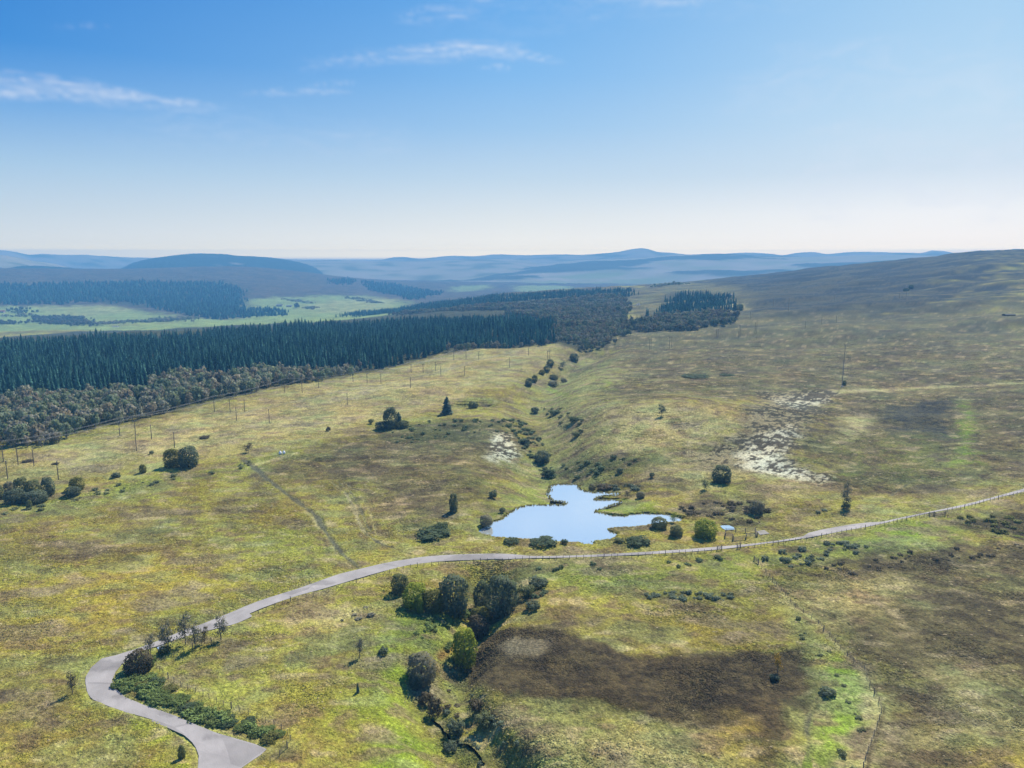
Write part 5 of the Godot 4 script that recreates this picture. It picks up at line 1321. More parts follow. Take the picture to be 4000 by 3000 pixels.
	[142,-463.6,10.1,1.3,"shrub","darkgreen","right end of the dark hedge remnant on the brown moor",""],
	[201.5,-424.6,2.5,3.0,"bush","sage","tiny bush at the foot of the mast",""],
	[296.1,-948,8.2,14.9,"fir","dark","dark conifer apart at the right end of the small wood",""],
	[298.6,-934.6,9.4,9.3,"bush","sage","bush beside the lone conifer right of the small wood",""],
	[212.3,-780.4,8.4,7.2,"bush","grey","pale round bush on the edge of the small wood to the right",""],
	[551.5,-1002.8,8.6,4.9,"bush","dark","small dark tree on the upper right hillside",""],
	[572.5,-1028.3,7.3,5.8,"bush","dark","second small dark tree on the upper right hillside",""],
	[-74.6,-123.3,3.2,1.1,"shrub","green","dark green gorse bush of the roadside hedge, at the road bend","gorse bushes of the roadside hedge"],
	[-72.8,-124.1,3.8,1.4,"shrub","green","fresh green gorse bush of the roadside hedge, at the road bend","gorse bushes of the roadside hedge"],
	[-70,-123.3,3.5,1.0,"shrub","olive","olive gorse bush of the roadside hedge, just below the bend","gorse bushes of the roadside hedge"],
	[-68,-123.3,3.8,1.3,"shrub","darkgreen","deep green gorse bush of the roadside hedge, just below the bend","gorse bushes of the roadside hedge"],
	[-68.2,-120.9,3.4,1.0,"shrub","green","bright green gorse bush of the roadside hedge, just below the bend","gorse bushes of the roadside hedge"],
	[-65.1,-119.3,3.7,1.1,"shrub","green","dark green gorse bush of the roadside hedge, just below the bend","gorse bushes of the roadside hedge"],
	[-62.2,-118.1,3.6,1.1,"shrub","green","fresh green gorse bush of the roadside hedge, in its upper third","gorse bushes of the roadside hedge"],
	[-64.3,-121.7,3.2,0.8,"shrub","olive","olive gorse bush of the roadside hedge, in its upper third","gorse bushes of the roadside hedge"],
	[-58.7,-116.2,3.4,1.0,"shrub","darkgreen","deep green gorse bush of the roadside hedge, in its upper third","gorse bushes of the roadside hedge"],
	[-60.6,-118.9,2.9,0.7,"shrub","green","bright green gorse bush of the roadside hedge, in its upper third","gorse bushes of the roadside hedge"],
	[-55.8,-114.8,3.5,0.9,"shrub","green","dark green gorse bush of the roadside hedge, above its middle","gorse bushes of the roadside hedge"],
	[-57.4,-117,2.9,0.6,"shrub","green","fresh green gorse bush of the roadside hedge, above its middle","gorse bushes of the roadside hedge"],
	[-52.8,-113.7,3.3,0.9,"shrub","olive","olive gorse bush of the roadside hedge, below its middle","gorse bushes of the roadside hedge"],
	[-49.6,-112.3,3.3,0.8,"shrub","darkgreen","deep green gorse bush of the roadside hedge, below its middle","gorse bushes of the roadside hedge"],
	[-51.3,-114.4,2.7,0.5,"shrub","green","bright green gorse bush of the roadside hedge, below its middle","gorse bushes of the roadside hedge"],
	[-46.6,-110.9,3.1,0.9,"shrub","green","dark green gorse bush of the roadside hedge, in its lower third","gorse bushes of the roadside hedge"],
	[-43.7,-109.6,3.1,1.0,"shrub","green","fresh green gorse bush of the roadside hedge, in its lower third","gorse bushes of the roadside hedge"],
	[-40.9,-107.9,3.1,1.1,"shrub","olive","olive gorse bush of the roadside hedge, next to the junction","gorse bushes of the roadside hedge"],
	[-46.1,-112.6,2.7,0.6,"shrub","darkgreen","deep green gorse bush of the roadside hedge, in its lower third","gorse bushes of the roadside hedge"],
	[-42.1,-110.2,2.9,0.8,"shrub","green","bright green gorse bush of the roadside hedge, next to the junction","gorse bushes of the roadside hedge"],
	[-39.8,-109.2,2.3,0.8,"shrub","green","dark green gorse bush of the roadside hedge, next to the junction","gorse bushes of the roadside hedge"]]
# rank scrub: tint, outline, spacing, size
const SCRUB := [
	["darkgreen",[Vector2(-5.2,-354.4),Vector2(6.8,-366.6),Vector2(16.3,-312.7),Vector2(17.9,-273.7),Vector2(11.6,-281.1),Vector2(5.8,-309.9)],2.6,2.4],
	["darkgreen",[Vector2(20.5,-289.3),Vector2(36.1,-276.8),Vector2(48.9,-273.4),Vector2(49.7,-266.3),Vector2(34.7,-265),Vector2(25.1,-267.6)],3,2.4],
	["darkgreen",[Vector2(-59.8,-323),Vector2(-38.7,-349.6),Vector2(-6.5,-350.1),Vector2(0,-327.8),Vector2(-23.5,-316.8),Vector2(-50.1,-299.7)],5,2.2],
	["sage",[Vector2(16.2,-442.5),Vector2(28.5,-387.1),Vector2(34.9,-315),Vector2(27.8,-312.1),Vector2(20.7,-374.1)],4,2],
	["dark",[Vector2(29.6,-159.8),Vector2(40.6,-161.9),Vector2(53.9,-160.6),Vector2(52.3,-157.2),Vector2(36.3,-156.7)],1.1,1.3],
	["darkgreen",[Vector2(4.3,-173),Vector2(8.5,-170.8),Vector2(8.4,-160.9),Vector2(5.1,-155.3)],1.8,1.7],
	["dark",[Vector2(66,-181.8),Vector2(87.8,-192.3),Vector2(104.8,-194.1),Vector2(94.5,-183.4),Vector2(73.9,-175.3)],2.2,1.7],
	["brown",[Vector2(81.2,-176.9),Vector2(113.9,-186.8),Vector2(155.8,-195.3),Vector2(146.4,-182.6),Vector2(116,-178.4),Vector2(84.5,-169.2)],2.6,1.4],
	["olive",[Vector2(134.4,-210.3),Vector2(164,-211.8),Vector2(149,-191),Vector2(142.6,-197.7)],2.2,1.8],
	["darkgreen",[Vector2(4.1,-176.6),Vector2(34.3,-179.3),Vector2(62.8,-182.6),Vector2(59.6,-176.9),Vector2(26.7,-174.5),Vector2(6.6,-172.5)],3,1.6],
	["sage",[Vector2(63,-152),Vector2(66.5,-152),Vector2(66.1,-132.8),Vector2(65,-116.8),Vector2(55,-99.9),Vector2(48.5,-99.9),Vector2(57.2,-113.9),Vector2(60.6,-128.2)],4.0,1.0],
	["dark",[Vector2(-18.2,-127.7),Vector2(-15.8,-129.1),Vector2(-9.9,-118.1),Vector2(-2.2,-108.9),Vector2(2.1,-102.8),Vector2(-2.1,-103.5),Vector2(-11.9,-114.1),Vector2(-17.4,-121.3)],2.2,0.9],
	["brown",[Vector2(-17.3,-128.8),Vector2(-13.6,-133),Vector2(-8.3,-122.5),Vector2(-5.6,-116.6),Vector2(-8.4,-116.7),Vector2(-14.8,-124.5)],2.6,1.1],
	["dark",[Vector2(-10.6,-134.5),Vector2(-6.8,-123.5),Vector2(0,-110.8),Vector2(3.8,-103.3),Vector2(2.5,-103.9),Vector2(-4.6,-114.6)],2.0,1.0],
	["green",[Vector2(-20.7,-147.8),Vector2(-13.1,-153.9),Vector2(-11.9,-145.3),Vector2(-17.2,-136.9),Vector2(-21.9,-140.1)],2.0,1.5],
	["sage",[Vector2(-166.6,-215.1),Vector2(-151,-236.4),Vector2(-125.7,-258.7),Vector2(-102.9,-276),Vector2(-99.9,-270.6),Vector2(-121.4,-249.3),Vector2(-145.4,-227.1),Vector2(-160.2,-206.3)],3.5,1.8],
	["dark",[Vector2(36.3,-254.7),Vector2(45.3,-252.1),Vector2(47.5,-243.6),Vector2(43.2,-239.4),Vector2(27.8,-255.4)],2.2,1.7],
	["brown",[Vector2(54.6,-222.8),Vector2(84.4,-229),Vector2(82.1,-215.3),Vector2(71.2,-209),Vector2(55.7,-213.6)],2.6,1.8],
	["brown",[Vector2(66.7,-209.7),Vector2(76.8,-211.7),Vector2(75.6,-204.6),Vector2(67.1,-206)],1.8,1.5],
	["dark",[Vector2(91.5,-222.7),Vector2(101.5,-216.9),Vector2(106.3,-216.5),Vector2(96.9,-213.8)],2,1.8],
	["green",[Vector2(-75.4,-123.1),Vector2(-72.8,-126.5),Vector2(-69.8,-126.5),Vector2(-61.4,-119.1),Vector2(-49.9,-113.9),Vector2(-39.7,-109.1),Vector2(-39.2,-107.5),Vector2(-43.7,-109.1),Vector2(-53.6,-111.8),Vector2(-65.4,-117.6),Vector2(-73.1,-121.5)],0.8,1.7],
	["grey",[Vector2(-46.8,-149),Vector2(-39.9,-153.8),Vector2(-31.5,-153.8),Vector2(-31.6,-147.8),Vector2(-42.2,-146.7)],2.4,1.2]]

func leaf_mat(kind: String, r: float, g: float, b: float, back := 0.45) -> StandardMaterial3D:
	return paint_mat("leaves %s %.3f %.3f %.3f" % [kind, r, g, b], lin(r, g, b), 0.8, true, back)

func place_in_row(p: Vector2) -> String:
	var az := rad_to_deg(atan2(p.x, -p.y))
	return "by the left edge" if az < -32.0 else "far left" if az < -27.0 else "left of its middle" if az < -21.0 else "right of its middle" if az < -15.0 else "at its right end"

func build_woods() -> void:
	var conifers: Array[ArrayMesh] = [conifer_mesh(1, 11), conifer_mesh(2, 12), conifer_mesh(3, 10)]
	var crowns: Array[ArrayMesh] = []
	for k in 5:
		crowns.append(leaf_crown(40 + k, blob_lobes(60 + k, 7), 300, 0.085))
	for k in 3:
		crowns.append(leaf_crown(50 + k, tall_lobes(70 + k, 7), 260, 0.085))
	var trunk := trunk_mesh(9, 4, 0.03, 0.8)
	var stem := trunk_mesh(10, 0, 0.022, 0.9)
	var bark := paint_mat("bark", lin(0.12, 0.1, 0.085))
	var spots := {"conifer": [], "birch": []}
	for wd in WOODS:
		var poly := PackedVector2Array(wd[5])
		var box := Rect2(poly[0], Vector2.ZERO)
		for p in poly:
			box = box.expand(p)
		var s: float = wd[1]
		var nx := int(box.size.x / s) + 1
		var nz := int(box.size.y / s) + 1
		for a in nx:
			for b in nz:
				var p := box.position + Vector2(a + rng.randf_range(-0.45, 0.45), b + rng.randf_range(-0.45, 0.45)) * s
				var sway := Vector2(lump.get_noise_2d(p.x / 45.0, p.y / 45.0), lump.get_noise_2d(p.x / 45.0 + 60.0, p.y / 45.0)) * 36.0
				if not Geometry2D.is_point_in_polygon(p + sway * clampf(p.length() / 1200.0, 0.25, 1.5), poly):
					continue
				if absf(atan2(p.x, -p.y)) > deg_to_rad(43.0):
					continue
				if wd[0] == "conifer" and lump.get_noise_2d(p.x / 14.0 + 33.0, p.y / 14.0) > 0.42:
					continue
				spots[wd[0]].append([p.length(), p, rng.randf_range(wd[2], wd[3]) * (0.88 + 0.25 * spot.get_noise_2d(p.x / 40.0, p.y / 40.0) + rng.randf_range(-0.16, 0.1)), s, wd[4], wd[6]])
	for kind in spots:
		var all: Array = spots[kind]
		all.sort_custom(func(u, v): return u[0] < v[0])
		var rest: Array[PackedFloat32Array] = []
		var meshes: Array[ArrayMesh] = conifers if kind == "conifer" else crowns
		for k in meshes:
			rest.append(PackedFloat32Array())
		var made := 0
		for e in all:
			var p: Vector2 = e[1]
			var at := on(p)
			var tall: float = e[2]
			var hue := 0.7 * lump.get_noise_2d(p.x / 22.0, p.y / 22.0) + rng.randf_range(-0.55, 0.55)
			var pick := rng.randi() % meshes.size()
			var turn := rng.randf() * TAU
			if kind == "conifer":
				var wide: float = tall * rng.randf_range(0.25, 0.36)
				var c := Color(0.02, 0.09, 0.09).lerp(Color(0.085, 0.23, 0.195), clampf(0.5 + hue, 0, 1))
				if made < 300 and absf(atan2(p.x, -p.y)) < deg_to_rad(36.5):
					made += 1
					var q := int(clampf(0.5 + hue, 0, 0.99) * 4.0) / 3.0
					c = Color(0.02, 0.09, 0.09).lerp(Color(0.085, 0.23, 0.195), q)
					var look: String = ["blackish", "dark green", "blue green", "pale teal"][int(q * 3.0 + 0.5)] + " spruce in the near edge of the plantation, " + place_in_row(p)
					var t := thing("conifer", look, "tree", at, "conifers of the plantation edge")
					t.rotation.y = turn
					part("trunk", stem, bark, t, Transform3D(Basis.from_scale(Vector3(tall, tall, tall)), Vector3.ZERO))
					part("crown", meshes[pick], leaf_mat("needle", c.r, c.g, c.b, 0.9), t, Transform3D(Basis.from_scale(Vector3(wide, tall, wide)), Vector3.ZERO))
				else:
					put(rest[pick], at, turn, wide * maxf(1.0, e[3] / 7.0), tall, c)
			else:
				var wide: float = tall * rng.randf_range(0.55, 0.85) * clampf(e[3] / 5.0, 1.0, 1.5)
				if pick > 4:
					wide *= 0.85
				var pal := [Color(0.28, 0.29, 0.23), Color(0.3, 0.29, 0.235), Color(0.22, 0.275, 0.18), Color(0.29, 0.26, 0.2), Color(0.16, 0.22, 0.15), Color(0.26, 0.29, 0.21)]
				var c: Color = pal[clampi(int((0.5 + hue * 0.8) * 6.0), 0, 5)] * float(e[5])
				if made < 300 and absf(atan2(p.x, -p.y)) < deg_to_rad(36.5):
					made += 1
					var shade: String = ["olive grey", "pale fawn", "mid green", "brownish", "dark green", "grey green"][clampi(int((0.5 + hue * 0.8) * 6.0), 0, 5)]
					var look: String = ("%s %s birch in the strip below the plantation, %s" % ["tall" if tall > 8.6 else "low", shade, place_in_row(p)])
					var t := thing("birch_tree", look, "tree", at, "broadleaf trees of the wood")
					t.rotation.y = turn
					part("trunk", trunk, bark, t, Transform3D(Basis.from_scale(Vector3(tall, tall, tall)), Vector3.ZERO))
					part("crown", meshes[pick], leaf_mat("leaf", c.r, c.g, c.b, 0.8), t, Transform3D(Basis.from_scale(Vector3(wide, tall, wide)), Vector3.ZERO))
				else:
					put(rest[pick], at, turn, wide, tall, c * rng.randf_range(0.85, 1.15))
		for k in meshes.size():
			if rest[k].size() > 0:
				if kind == "conifer":
					multi("conifer_forest", meshes[k], paint_mat("forest needles", Color(1, 1, 1), 0.9, true, 0.9), rest[k], "mass of dark conifers of the plantation and far forests")
				else:
					multi("broadleaf_wood", meshes[k], paint_mat("wood leaves", Color(1, 1, 1), 0.9, true, 0.8), rest[k], "mass of grey green broadleaf trees of the woods")

func build_bushes() -> void:
	var bush: Array[ArrayMesh] = []
	var shrub: Array[ArrayMesh] = []
	var birch: Array[ArrayMesh] = []
	for k in 5:
		bush.append(leaf_crown(100 + k, round_lobes(110 + k), 3200, 0.037, 0.14))
	for k in 4:
		shrub.append(leaf_crown(120 + k, blob_lobes(130 + k, 11, 0.9), 900, 0.055, 0.3))
	for k in 4:
		birch.append(leaf_crown(140 + k, tall_lobes(150 + k, 9), 800, 0.031, 0.85))
	var fir := conifer_mesh(77, 13)
	var trunks: Array[ArrayMesh] = [trunk_mesh(31, 6, 0.022, 0.92), trunk_mesh(32, 5, 0.018, 0.92)]
	var low := trunk_mesh(33, 5, 0.035, 0.5)
	var bark := paint_mat("bark", lin(0.12, 0.1, 0.085))
	var n := 0
	var scrub: Array[PackedFloat32Array] = [PackedFloat32Array(), PackedFloat32Array(), PackedFloat32Array(), PackedFloat32Array()]
	for s in SCRUB:
		var poly := PackedVector2Array(s[1])
		var box := Rect2(poly[0], Vector2.ZERO)
		for p in poly:
			box = box.expand(p)
		for k in int(box.get_area() / (s[2] * s[2])):
			var p := box.position + Vector2(rng.randf(), rng.randf()) * box.size
			if not Geometry2D.is_point_in_polygon(p, poly) or lump.get_noise_2d(p.x / 9.0, p.y / 9.0) < -0.12:
				continue
			var c: Array = TINTS[s[0]]
			var t := rng.randf_range(0.75, 1.35)
			var wide: float = s[3] * rng.randf_range(0.5, 1.4)
			put(scrub[rng.randi() % 4], on(p) - Vector3(0, 0.1, 0), rng.randf() * TAU, wide, wide * rng.randf_range(0.4, 0.7), Color(c[0], c[1], c[2]) * t)
	for k in 4:
		if scrub[k].size() > 0:
			multi("gorse_scrub", leaf_crown(170 + k, blob_lobes(180 + k, 8, 0.9), 240, 0.09, 0.3), paint_mat("scrub leaves", Color(1, 1, 1), 0.85, true, 0.5), scrub[k], "low gorse, bracken and rank heather scrub")
	for b in BUSHES:
		n += 1
		var kind: String = b[4]
		var wide: float = b[2]
		var tall: float = b[3]
		var c: Array = TINTS[b[5]]
		var called: String = {"bush": "bush", "shrub": "shrub", "birch": "small_tree", "fir": "fir_tree"}[kind]
		var t := thing(called, b[6], {"bush": "bush", "shrub": "shrub", "birch": "tree", "fir": "tree"}[kind], on(Vector2(b[0], b[1])) - Vector3(0, 0.05, 0), b[7])
		t.rotation.y = rng.randf() * TAU
		var big := Transform3D(Basis.from_scale(Vector3(wide, tall, wide)), Vector3.ZERO)
		if kind == "birch":
			var w2 := maxf(wide, tall * 0.4)
			part("trunk", trunks[n % 2], bark, t, Transform3D(Basis.from_scale(Vector3(tall * 0.8, tall, tall * 0.8)), Vector3.ZERO))
			part("crown", birch[n % 4], leaf_mat("tree", c[0], c[1], c[2], 0.4), t, Transform3D(Basis.from_scale(Vector3(w2 * 1.15, tall, w2 * 1.15)), Vector3.ZERO))
		elif kind == "fir":
			part("trunk", trunks[0], bark, t, Transform3D(Basis.from_scale(Vector3(tall * 0.5, tall, tall * 0.5)), Vector3.ZERO))
			part("crown", fir, leaf_mat("needle", c[0] * 0.8, c[1] * 0.9, c[2] * 0.9, 0.6), t, Transform3D(Basis.from_scale(Vector3(wide * 1.15, tall, wide * 1.15)), Vector3.ZERO))
		else:
			part("stem", low, bark, t, Transform3D(Basis.from_scale(Vector3(wide, tall, wide)), Vector3.ZERO))
			part("crown", bush[n % 5] if kind == "bush" else shrub[n % 4], leaf_mat("bush", c[0], c[1], c[2], 0.95), t, big)

# ------------------------------------------------------------------ fences and gates
const FENCES := [
	["wire fence of thin wooden posts along the near side of the road",1.9,1.15,[Vector2(-58.2,-151.6),Vector2(-52.3,-156.7),Vector2(-46.3,-160.6),Vector2(-36.5,-168.9),Vector2(-27.6,-174.7),Vector2(-17.3,-178.5),Vector2(-6.7,-181.2),Vector2(0,-180.8),Vector2(18.8,-181.3),Vector2(37.9,-183.3),Vector2(56.8,-186.2)]],
	["wire fence of thin wooden posts between the pen and the right hand gate",1.9,1.15,[Vector2(66.5,-188.7),Vector2(72.6,-190.7),Vector2(85,-194.5),Vector2(95.9,-198.7),Vector2(108.5,-203.4),Vector2(117.5,-207.4),Vector2(131.4,-213.4)]],
	["wire fence of thin posts along the road at the right edge",1.9,1.15,[Vector2(138.7,-216.1),Vector2(145.9,-218.7),Vector2(161.8,-225.8),Vector2(173.5,-230.8),Vector2(194,-240.7)]],
	["old post fence above the gorse hedge, from the bend to the junction",2.0,1.2,[Vector2(-72.2,-131.4),Vector2(-67.8,-126.5),Vector2(-65.1,-124.4),Vector2(-61.3,-122.1),Vector2(-58.3,-120.7),Vector2(-55.2,-118.7),Vector2(-52.4,-117.1),Vector2(-50,-115.7),Vector2(-48.1,-114.9),Vector2(-46.7,-114.4),Vector2(-44,-113.1),Vector2(-41.7,-112),Vector2(-39.5,-110.4),Vector2(-37.4,-108.4),Vector2(-37.2,-107.3),Vector2(-37.2,-105.2),Vector2(-38.1,-103.3),Vector2(-39.1,-101.2)]],
	["mossy post fence behind the roadside birches",2.0,1.2,[Vector2(-71.6,-130.2),Vector2(-69.7,-132.6),Vector2(-67.6,-134.9),Vector2(-65,-137.5),Vector2(-62.7,-139.7),Vector2(-60,-141.8)]],
	["leaning post fence overgrown with dead grass down the right side",2.6,1.1,[Vector2(65.5,-177.7),Vector2(65.6,-172.7),Vector2(65.5,-168.5),Vector2(65.6,-165.6),Vector2(65.9,-159.5),Vector2(66.1,-153.8),Vector2(67.6,-150.2),Vector2(68.2,-146.1),Vector2(68.3,-137.7),Vector2(68.6,-131.4),Vector2(69.6,-128.2),Vector2(68.1,-123.9),Vector2(67.6,-120.7),Vector2(66.8,-116.2),Vector2(64.3,-112.5),Vector2(61.3,-108.4),Vector2(58,-104),Vector2(55.7,-100.5)]],
	["short fence of dark posts on the brown slope above the pond",2.2,1.2,[Vector2(39.5,-261.1),Vector2(42.2,-256.3),Vector2(45.1,-253.8),Vector2(45.8,-249.7),Vector2(48.9,-245.9),Vector2(51,-242.6)]],
	["field fence running away from the right hand gate across dark heather",3.5,1.1,[Vector2(135.8,-211.3),Vector2(139.8,-205.1),Vector2(144.2,-200.1),Vector2(149.4,-194.6)]]]
const GATES := [["wooden field gate at the head of the overgrown fence",[Vector2(65.2,-180.4),Vector2(65.6,-178.2)]],["first narrow wooden gate in the roadside fence",[Vector2(57.1,-186.9),Vector2(58.5,-187.3)]],["second narrow wooden gate in the roadside fence, nearer the pen",[Vector2(63.1,-188.3),Vector2(64.2,-188.9)]],["small wooden gate beside the right hand track entrance",[Vector2(131.2,-212.9),Vector2(132.8,-213.3)]],["wide metal field gate across the track at the right",[Vector2(132.6,-212.4),Vector2(136.2,-213.1)]]]
const PEN := [Vector2(61.9,-195.7),Vector2(63.9,-195),Vector2(63.7,-193.8),Vector2(67.5,-194.2),Vector2(68,-195.7),Vector2(71.5,-196.4),Vector2(72.1,-199.9),Vector2(63.4,-200),Vector2(61.9,-195.7)]

func box_mesh(s: Vector3) -> BoxMesh:
	var m := BoxMesh.new()
	m.size = s
	return m

func bar(a: Vector3, b: Vector3, r0: float, r1: float) -> ArrayMesh:
	var st := SurfaceTool.new()
	st.begin(Mesh.PRIMITIVE_TRIANGLES)
	limb(st, a, b, r0, r1, 4)
	return st.commit()

func build_fences() -> void:
	var wood := paint_mat("weathered post", lin(0.15, 0.13, 0.11))
	var grey := paint_mat("grey rail", lin(0.19, 0.17, 0.14))
	var wire := paint_mat("fence wire", lin(0.2, 0.2, 0.2), 0.6)
	var post := CylinderMesh.new()
	post.top_radius = 0.05
	post.bottom_radius = 0.06
	post.height = 1.0
	post.radial_segments = 6
	post.rings = 1
	for f in FENCES:
		var pts := PackedVector2Array(f[3])
		var t := thing("wire_fence", f[0], "fence", on(pts[0]))
		var tall: float = f[2]
		var step: float = f[1]
		var left := 0.0
		var made := 0
		var tops := PackedVector3Array()
		for k in pts.size() - 1:
			var d := pts[k + 1] - pts[k]
			var len := d.length()
			var s := left
			while s < len:
				var p := on(pts[k] + d * (s / len))
				var thick := 1.7 if made % 9 == 4 else rng.randf_range(0.85, 1.15)
				var hh := tall * (1.18 if thick > 1.5 else rng.randf_range(0.85, 1.08))
				var lean := Basis.from_euler(Vector3(rng.randf_range(-0.07, 0.07), rng.randf() * TAU, rng.randf_range(-0.07, 0.07)))
				part("post", post, wood, t, Transform3D(lean * Basis.from_scale(Vector3(thick, hh, thick)), p - t.position + Vector3(0, hh * 0.45, 0)))
				tops.append(p - t.position + Vector3(0, hh * 0.82, 0))
				made += 1
				s += step * rng.randf_range(0.9, 1.1)
			left = s - len
		for strand in 3:
			var st := SurfaceTool.new()
			st.begin(Mesh.PRIMITIVE_TRIANGLES)
			for k in tops.size() - 1:
				var dn := Vector3(0, -0.28 * strand, 0)
				limb(st, tops[k] + dn, tops[k + 1] + dn, 0.008, 0.008, 3)
			part("wire", st.commit(), wire, t)
	for g in GATES:
		var a := on(g[1][0])
		var b := on(g[1][1])
		var t := thing("field_gate", g[0], "gate", a)
		var d := b - a
		for e: Vector3 in [Vector3.ZERO, d]:
			part("gate_post", post, wood, t, Transform3D(Basis.from_scale(Vector3(2.0, 1.5, 2.0)), e + Vector3(0, 0.68, 0)))
		for k in 5:
			var y := 0.25 + 0.23 * k
			part("rail", bar(d * 0.03 + Vector3(0, y, 0), d * 0.97 + Vector3(0, y, 0), 0.045, 0.045), grey, t)
		part("brace", bar(d * 0.03 + Vector3(0, 0.25, 0.05), d * 0.97 + Vector3(0, 1.15, 0.05), 0.035, 0.035), grey, t)
	var pen := PackedVector2Array(PEN)
	var t := thing("sheep_pen", "wooden railed sheep pen between the pond and the road", "pen", on(pen[0]))
	for k in pen.size() - 1:
		var a := on(pen[k]) - t.position
		var b := on(pen[k + 1]) - t.position
		var n := maxi(1, int(a.distance_to(b) / 2.2))
		for i in n:
			part("post", post, wood, t, Transform3D(Basis.from_scale(Vector3(1.9, 1.6, 1.9)), a.lerp(b, float(i) / n) + Vector3(0, 0.7, 0)))
		for i in 4:
			var y := Vector3(0, 0.35 + 0.3 * i, 0)
			part("rail", bar(a + y, b + y, 0.06, 0.06), grey, t)

